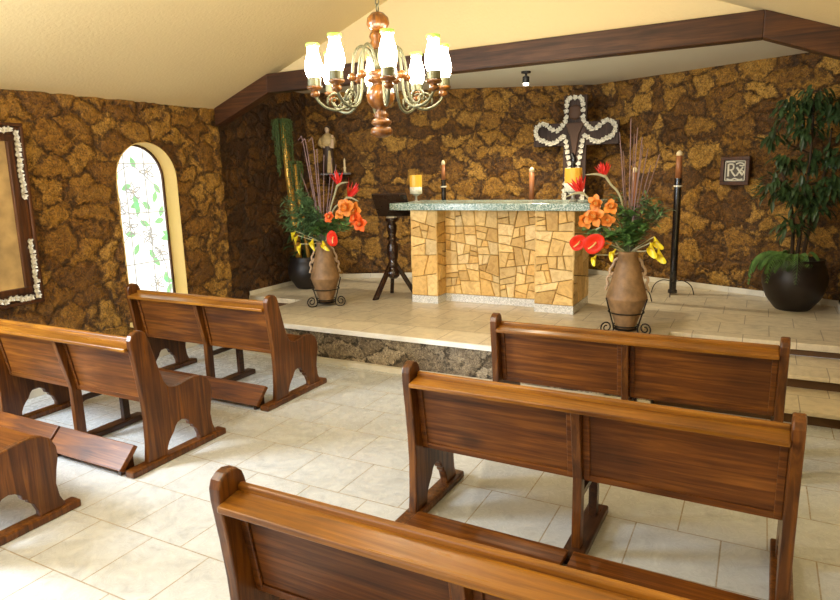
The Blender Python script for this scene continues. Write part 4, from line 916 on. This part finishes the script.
# dried reeds
for side, tops, lb in (('left', [(-4.56, 2.23), (-4.50, 2.20), (-4.44, 2.21), (-4.40, 2.14), (-4.35, 2.12), (-4.30, 2.06), (-4.26, 2.02), (-4.19, 1.95), (-4.68, 1.86)], 'thin dried reed standing upright in the left clay vase'), ('right', [(-1.132, 2.14), (-1.10, 1.98), (-1.045, 2.25), (-1.015, 2.12), (-0.985, 2.17), (-0.948, 2.09), (-0.915, 2.02), (-0.885, 1.99), (-0.80, 1.94), (-0.86, 1.85)], 'thin dried reed standing upright in the right clay vase')):
    o = MOUTH[side]; rg_ = random.Random(len(side))
    for i, (x, z) in enumerate(tops):
        dy = rg_.uniform(-0.05, 0.12); bx = (x-o.x)*0.28
        bm = B(); P_ = [(bx*0.25, dy*0.1, -0.10), (bx, dy*0.3, 0.25), (bx+(x-o.x-bx)*0.5, dy*0.7, (z-o.z)*0.55+0.1), (x-o.x, dy, z-o.z)]
        if side == 'left' and i < 3: P_ += [(x-o.x-0.03, dy, z-o.z+0.02), (x-o.x-0.06, dy, z-o.z-0.005)]
        tube(bm, spline(P_, 6), 0.0075, 6, 0.004)
        r_ = obj('dried_reed', bm, M_REED, None, smooth=True); r_.location = o; tag(r_, lb, 'reed', 'dried reeds in the %s vase' % side)
# leafy sprigs
def sprig(side, end, y, kind, lb, seed, n=26, L=0.07, W_=0.024, cat='greenery'):
    o = MOUTH[side]; t_ = thing('leafy_sprig', lb, cat, o, group='leafy sprigs in the %s vase' % side); rg_ = random.Random(seed); e = Vector((end[0], y, end[1]))
    m = Vector((0, 0, -0.1)); d = e-o; P_ = spline([m, Vector((d.x*0.1, d.y*0.1, 0.02)), Vector((d.x*0.5, d.y*0.5, d.z*0.6+0.03)), d], 8)
    bm = B(); tube(bm, P_, 0.004, 5, 0.002); obj('stem', bm, M_GSTEM, t_)
    bm = B(); k0 = 14
    for i in range(n):
        p = P_[rg_.randint(k0, len(P_)-1)]; a = rg_.uniform(0, 2*PI); dd = Vector((math.cos(a), math.sin(a)*0.9, rg_.uniform(-0.1, 0.9)))
        petal(bm, p+Vector((rg_.uniform(-.03, .03), rg_.uniform(-.04, .04), rg_.uniform(-.03, .03))), dd, (0, 0, 1), L*rg_.uniform(0.7, 1.25), W_, rg_.uniform(-0.9, 0.1), 0.2, n=4)
    obj('leaves', bm, kind, t_)
LG = 'green leafy sprig among the flowers of the left bouquet'; RG_ = 'green leafy sprig among the flowers of the right bouquet'
for i, (x, z, y, k) in enumerate([(-4.88, 1.56, 5.95, 0), (-4.84, 1.42, 5.85, 0), (-4.76, 1.62, 6.0, 0), (-4.66, 1.64, 5.9, 0), (-4.80, 1.30, 5.8, 0), (-4.70, 1.46, 5.8, 0), (-4.55, 1.45, 5.8, 0), (-4.72, 1.52, 6.0, 0), (-4.60, 1.57, 5.95, 0), (-4.48, 1.55, 5.85, 0), (-4.62, 1.38, 5.75, 0), (-4.50, 1.33, 5.75, 0), (-4.36, 1.42, 5.8, 0), (-4.25, 1.33, 5.78, 1), (-4.12, 1.33, 5.8, 1), (-3.93, 1.27, 5.78, 1), (-4.0, 1.36, 5.95, 1), (-4.70, 1.25, 5.75, 0), (-4.32, 1.25, 5.7, 1)]):
    sprig('left', (x, z), y, M_LEAF if k else M_LEAF2, LG, 100+i, n=70 if not k else 30, L=0.10 if not k else 0.08, W_=0.026 if not k else 0.06)
for i, (x, z, y, k) in enumerate([(-1.14, 1.58, 5.95, 0), (-1.06, 1.48, 5.85, 1), (-0.98, 1.45, 5.85, 1), (-0.87, 1.58, 5.9, 0), (-0.80, 1.50, 5.95, 0), (-0.93, 1.36, 5.78, 1), (-0.86, 1.33, 5.8, 1), (-1.02, 1.30, 5.75, 1), (-1.12, 1.27, 5.78, 1), (-1.28, 1.27, 5.8, 1), (-1.38, 1.27, 5.85, 1), (-0.74, 1.44, 6.0, 0), (-0.94, 1.24, 5.72, 1)]):
    sprig('right', (x, z), y, M_LEAF if k else M_LEAF2, RG_, 200+i, n=60 if not k else 34, L=0.10 if not k else 0.08, W_=0.027 if not k else 0.058)

# ------------------------------------------------------------------ potted plants
# left corner: dark pot, broad leaves, golden poles hung with trailing beads
lp = thing('potted_plant', 'dark round pot of drooping dark leaves in the left chancel corner', 'potted plant', (-5.30, 6.80, ZD))
bm = B(); lathe(bm, [(0, 0), (0.15, 0), (0.17, 0.02), (0.25, 0.14), (0.27, 0.24), (0.24, 0.36), (0.215, 0.40), (0.23, 0.43), (0.20, 0.43), (0.19, 0.38), (0, 0.37)], n=30); obj('pot', bm, M_POT, lp, smooth=True)
bm = B(); lathe(bm, [(0, 0.40), (0.19, 0.395), (0.195, 0.37)], n=20); obj('soil', bm, M_SOIL, lp)
bm = B(); rg_ = random.Random(77)
for i in range(60):
    a = rg_.uniform(-PI, PI); r_ = rg_.uniform(0.02, 0.15); z_ = rg_.uniform(0.42, 0.85); dd = Vector((math.cos(a), math.sin(a), rg_.uniform(0.0, 0.7)))
    if dd.x < -0.3: dd.x *= 0.4
    petal(bm, (r_*math.cos(a), r_*math.sin(a), z_), dd, (0, 0, -1), rg_.uniform(0.16, 0.30), 0.085, rg_.uniform(0.5, 1.5), -0.2, n=6)
for i in range(10):
    a = i*0.7; tube(bm, [(0.04*math.cos(a), 0.04*math.sin(a), 0.38), (0.12*math.cos(a), 0.12*math.sin(a), 0.75)], 0.006, 5)
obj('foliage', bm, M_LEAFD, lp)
for nm, b0, t0, r_, lb in (('golden_pole', (-5.36, 6.70, ZD+0.40), (-5.43, 6.62, 2.50), 0.044, 'thicker golden pole leaning in the left corner pot under trailing green strings'), ('golden_pole.001', (-5.26, 6.78, ZD+0.40), (-5.31, 6.66, 1.98), 0.028, 'thinner shorter golden pole in the left corner pot')):
    bm = B(); b_, t_2 = Vector(b0), Vector(t0); P_ = [b_+(t_2-b_)*i/24-b_ for i in range(25)]; tube(bm, P_, r_, 14, rs=[r_*(1.12 if i % 6 == 3 else 1) for i in range(25)]); g_ = obj(nm, bm, M_GOLD, None, smooth=True); g_.location = b_; tag(g_, lb, 'pole')
def trailing(top, r, lens, n, lb, seed):
    t_ = thing('trailing_plant', lb, 'hanging plant', top); rg_ = random.Random(seed); bm = B(); bm2 = B()
    for i in range(n):
        a = 2*PI*i/n+rg_.uniform(-.2, .2); rr = r*rg_.uniform(0.45, 1.3); Ln = rg_.uniform(*lens)
        P_ = spline([(0, 0, 0.02), (rr*0.8*math.cos(a), rr*0.8*math.sin(a), 0.035), (rr*1.15*math.cos(a), rr*1.15*math.sin(a), -0.05), (rr*1.2*math.cos(a), rr*1.2*math.sin(a), -Ln)], 8); tube(bm2, P_, 0.0022, 4)
        z = 0.0
        while z < Ln:
            c = (rr*1.2*math.cos(a)+rg_.uniform(-.012, .012), rr*1.2*math.sin(a)+rg_.uniform(-.012, .012), 0.02-z); sph(bm, c, rg_.uniform(0.007, 0.0115), u=6, v=4); z += 0.021
    obj('strands', bm2, M_GSTEM, t_); obj('bead_leaves', bm, M_PEARL, t_)
trailing((-5.43, 6.62, 2.51), 0.085, (0.12, 0.75), 48, 'trailing string-of-beads plant spilling over the taller golden pole', 4)
trailing((-5.31, 6.66, 1.985), 0.065, (0.2, 0.6), 22, 'trailing string-of-beads plant over the shorter golden pole', 5)

# right corner: big dark pot with a small tree and a fern spilling over the rim
tp = thing('potted_tree', 'leafy dark green tree in a big dark round pot in the right chancel corner', 'potted tree', (0.36, 7.50, ZD))
bm = B(); lathe(bm, [(0, 0), (0.15, 0), (0.17, 0.015), (0.25, 0.12), (0.298, 0.26), (0.30, 0.34), (0.27, 0.45), (0.245, 0.49), (0.26, 0.52), (0.235, 0.525), (0.22, 0.48), (0, 0.47)], n=34); obj('pot', bm, M_POT, tp, smooth=True)
bm = B(); lathe(bm, [(0, 0.50), (0.22, 0.49), (0.225, 0.46)], n=20); obj('soil', bm, M_SOIL, tp)
bm = B(); br = []
for pts in ([(0.0, 0, 0.48), (0.02, 0, 0.9), (0.04, -0.02, 1.5), (0.03, 0, 2.1)], [(0.05, 0.02, 0.48), (0.10, 0.02, 0.9), (0.17, 0, 1.35), (0.2, 0, 1.8)], [(-0.04, 0, 0.48), (-0.06, -0.02, 0.9), (-0.14, -0.04, 1.25), (-0.22, -0.06, 1.45)]):
    P_ = spline(pts, 8); br.append(P_); tube(bm, P_, 0.02, 8, 0.008)
CL = [((-0.17, -0.02, 2.00), 0.17, 60), ((0.03, 0, 2.08), 0.19, 80), ((0.22, -0.02, 1.96), 0.16, 55), ((-0.02, -0.05, 1.80), 0.16, 45), ((-0.25, -0.05, 1.24), 0.17, 55), ((-0.02, -0.06, 1.20), 0.19, 70), ((0.22, -0.03, 1.24), 0.17, 65), ((-0.08, -0.05, 0.86), 0.14, 35), ((0.12, -0.05, 1.04), 0.15, 40), ((0.25, -0.02, 1.55), 0.14, 40), ((-0.16, -0.04, 1.50), 0.13, 30), ((0.05, 0.0, 1.48), 0.14, 30), ((-0.30, -0.06, 1.72), 0.10, 18)]
for c, r_, n_ in CL: tube(bm, [(0.03, -0.01, c[2]-0.15), c], 0.006, 5)
obj('trunk', bm, M_BARK, tp, smooth=True)
bm = B(); rg_ = random.Random(8)
for c, r_, n_ in CL:
    for i in range(int(n_*1.5)):
        v = Vector((rg_.gauss(0, 1), rg_.gauss(0, 1), rg_.gauss(0, 0.8))).normalized()*r_*rg_.uniform(0.3, 1.0); p = Vector(c)+v
        p.x = min(p.x, 0.36); p.y = min(p.y, 0.16 if p.x > 0 else 0.25)
        dd = Vector((v.x*4, v.y*4-0.2, rg_.uniform(-0.7, 0.15))); 
        if p.x > 0.28: dd.x = min(dd.x, 0.1)
        petal(bm, p, dd, (0, 0, 1), rg_.uniform(0.09, 0.14), 0.040, rg_.uniform(-0.9, -0.1), 0.2, n=5)
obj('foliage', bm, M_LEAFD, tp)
fn = thing('fern', 'fern with drooping fronds spilling over the rim of the big right-hand pot', 'fern', (0.36, 7.50, ZD+0.50))
rg_ = random.Random(12)
for i in range(15):
    a = rg_.uniform(-PI, 0.15) if i < 12 else rg_.uniform(0, PI); L = rg_.uniform(0.30, 0.44); c, s = math.cos(a), math.sin(a); dr_ = rg_.uniform(0.04, 0.26)
    if c > 0.3: L *= 0.72
    if s > 0.2: L *= 0.6
    P_ = spline([(0.08*c, 0.08*s, 0.0), (L*0.55*c, L*0.55*s, 0.10), (L*0.9*c, L*0.9*s, 0.02), (L*c, L*s, -dr_)], 7)
    bm = B(); tube(bm, P_, 0.003, 4, 0.0015); side = Vector((-s, c, 0))
    for j in range(4, len(P_)-1):
        t_ = j/len(P_); ln = 0.075*math.sin(PI*min(1, t_*0.9+0.1))+0.012
        for sg in (1, -1): petal(bm, P_[j], side*sg+(P_[j+1]-P_[j]).normalized()*0.5+Vector((0, 0, -0.2)), (0, 0, 1), ln, 0.018, -0.5, 0, n=3)
    obj('frond', bm, M_LEAF, fn)
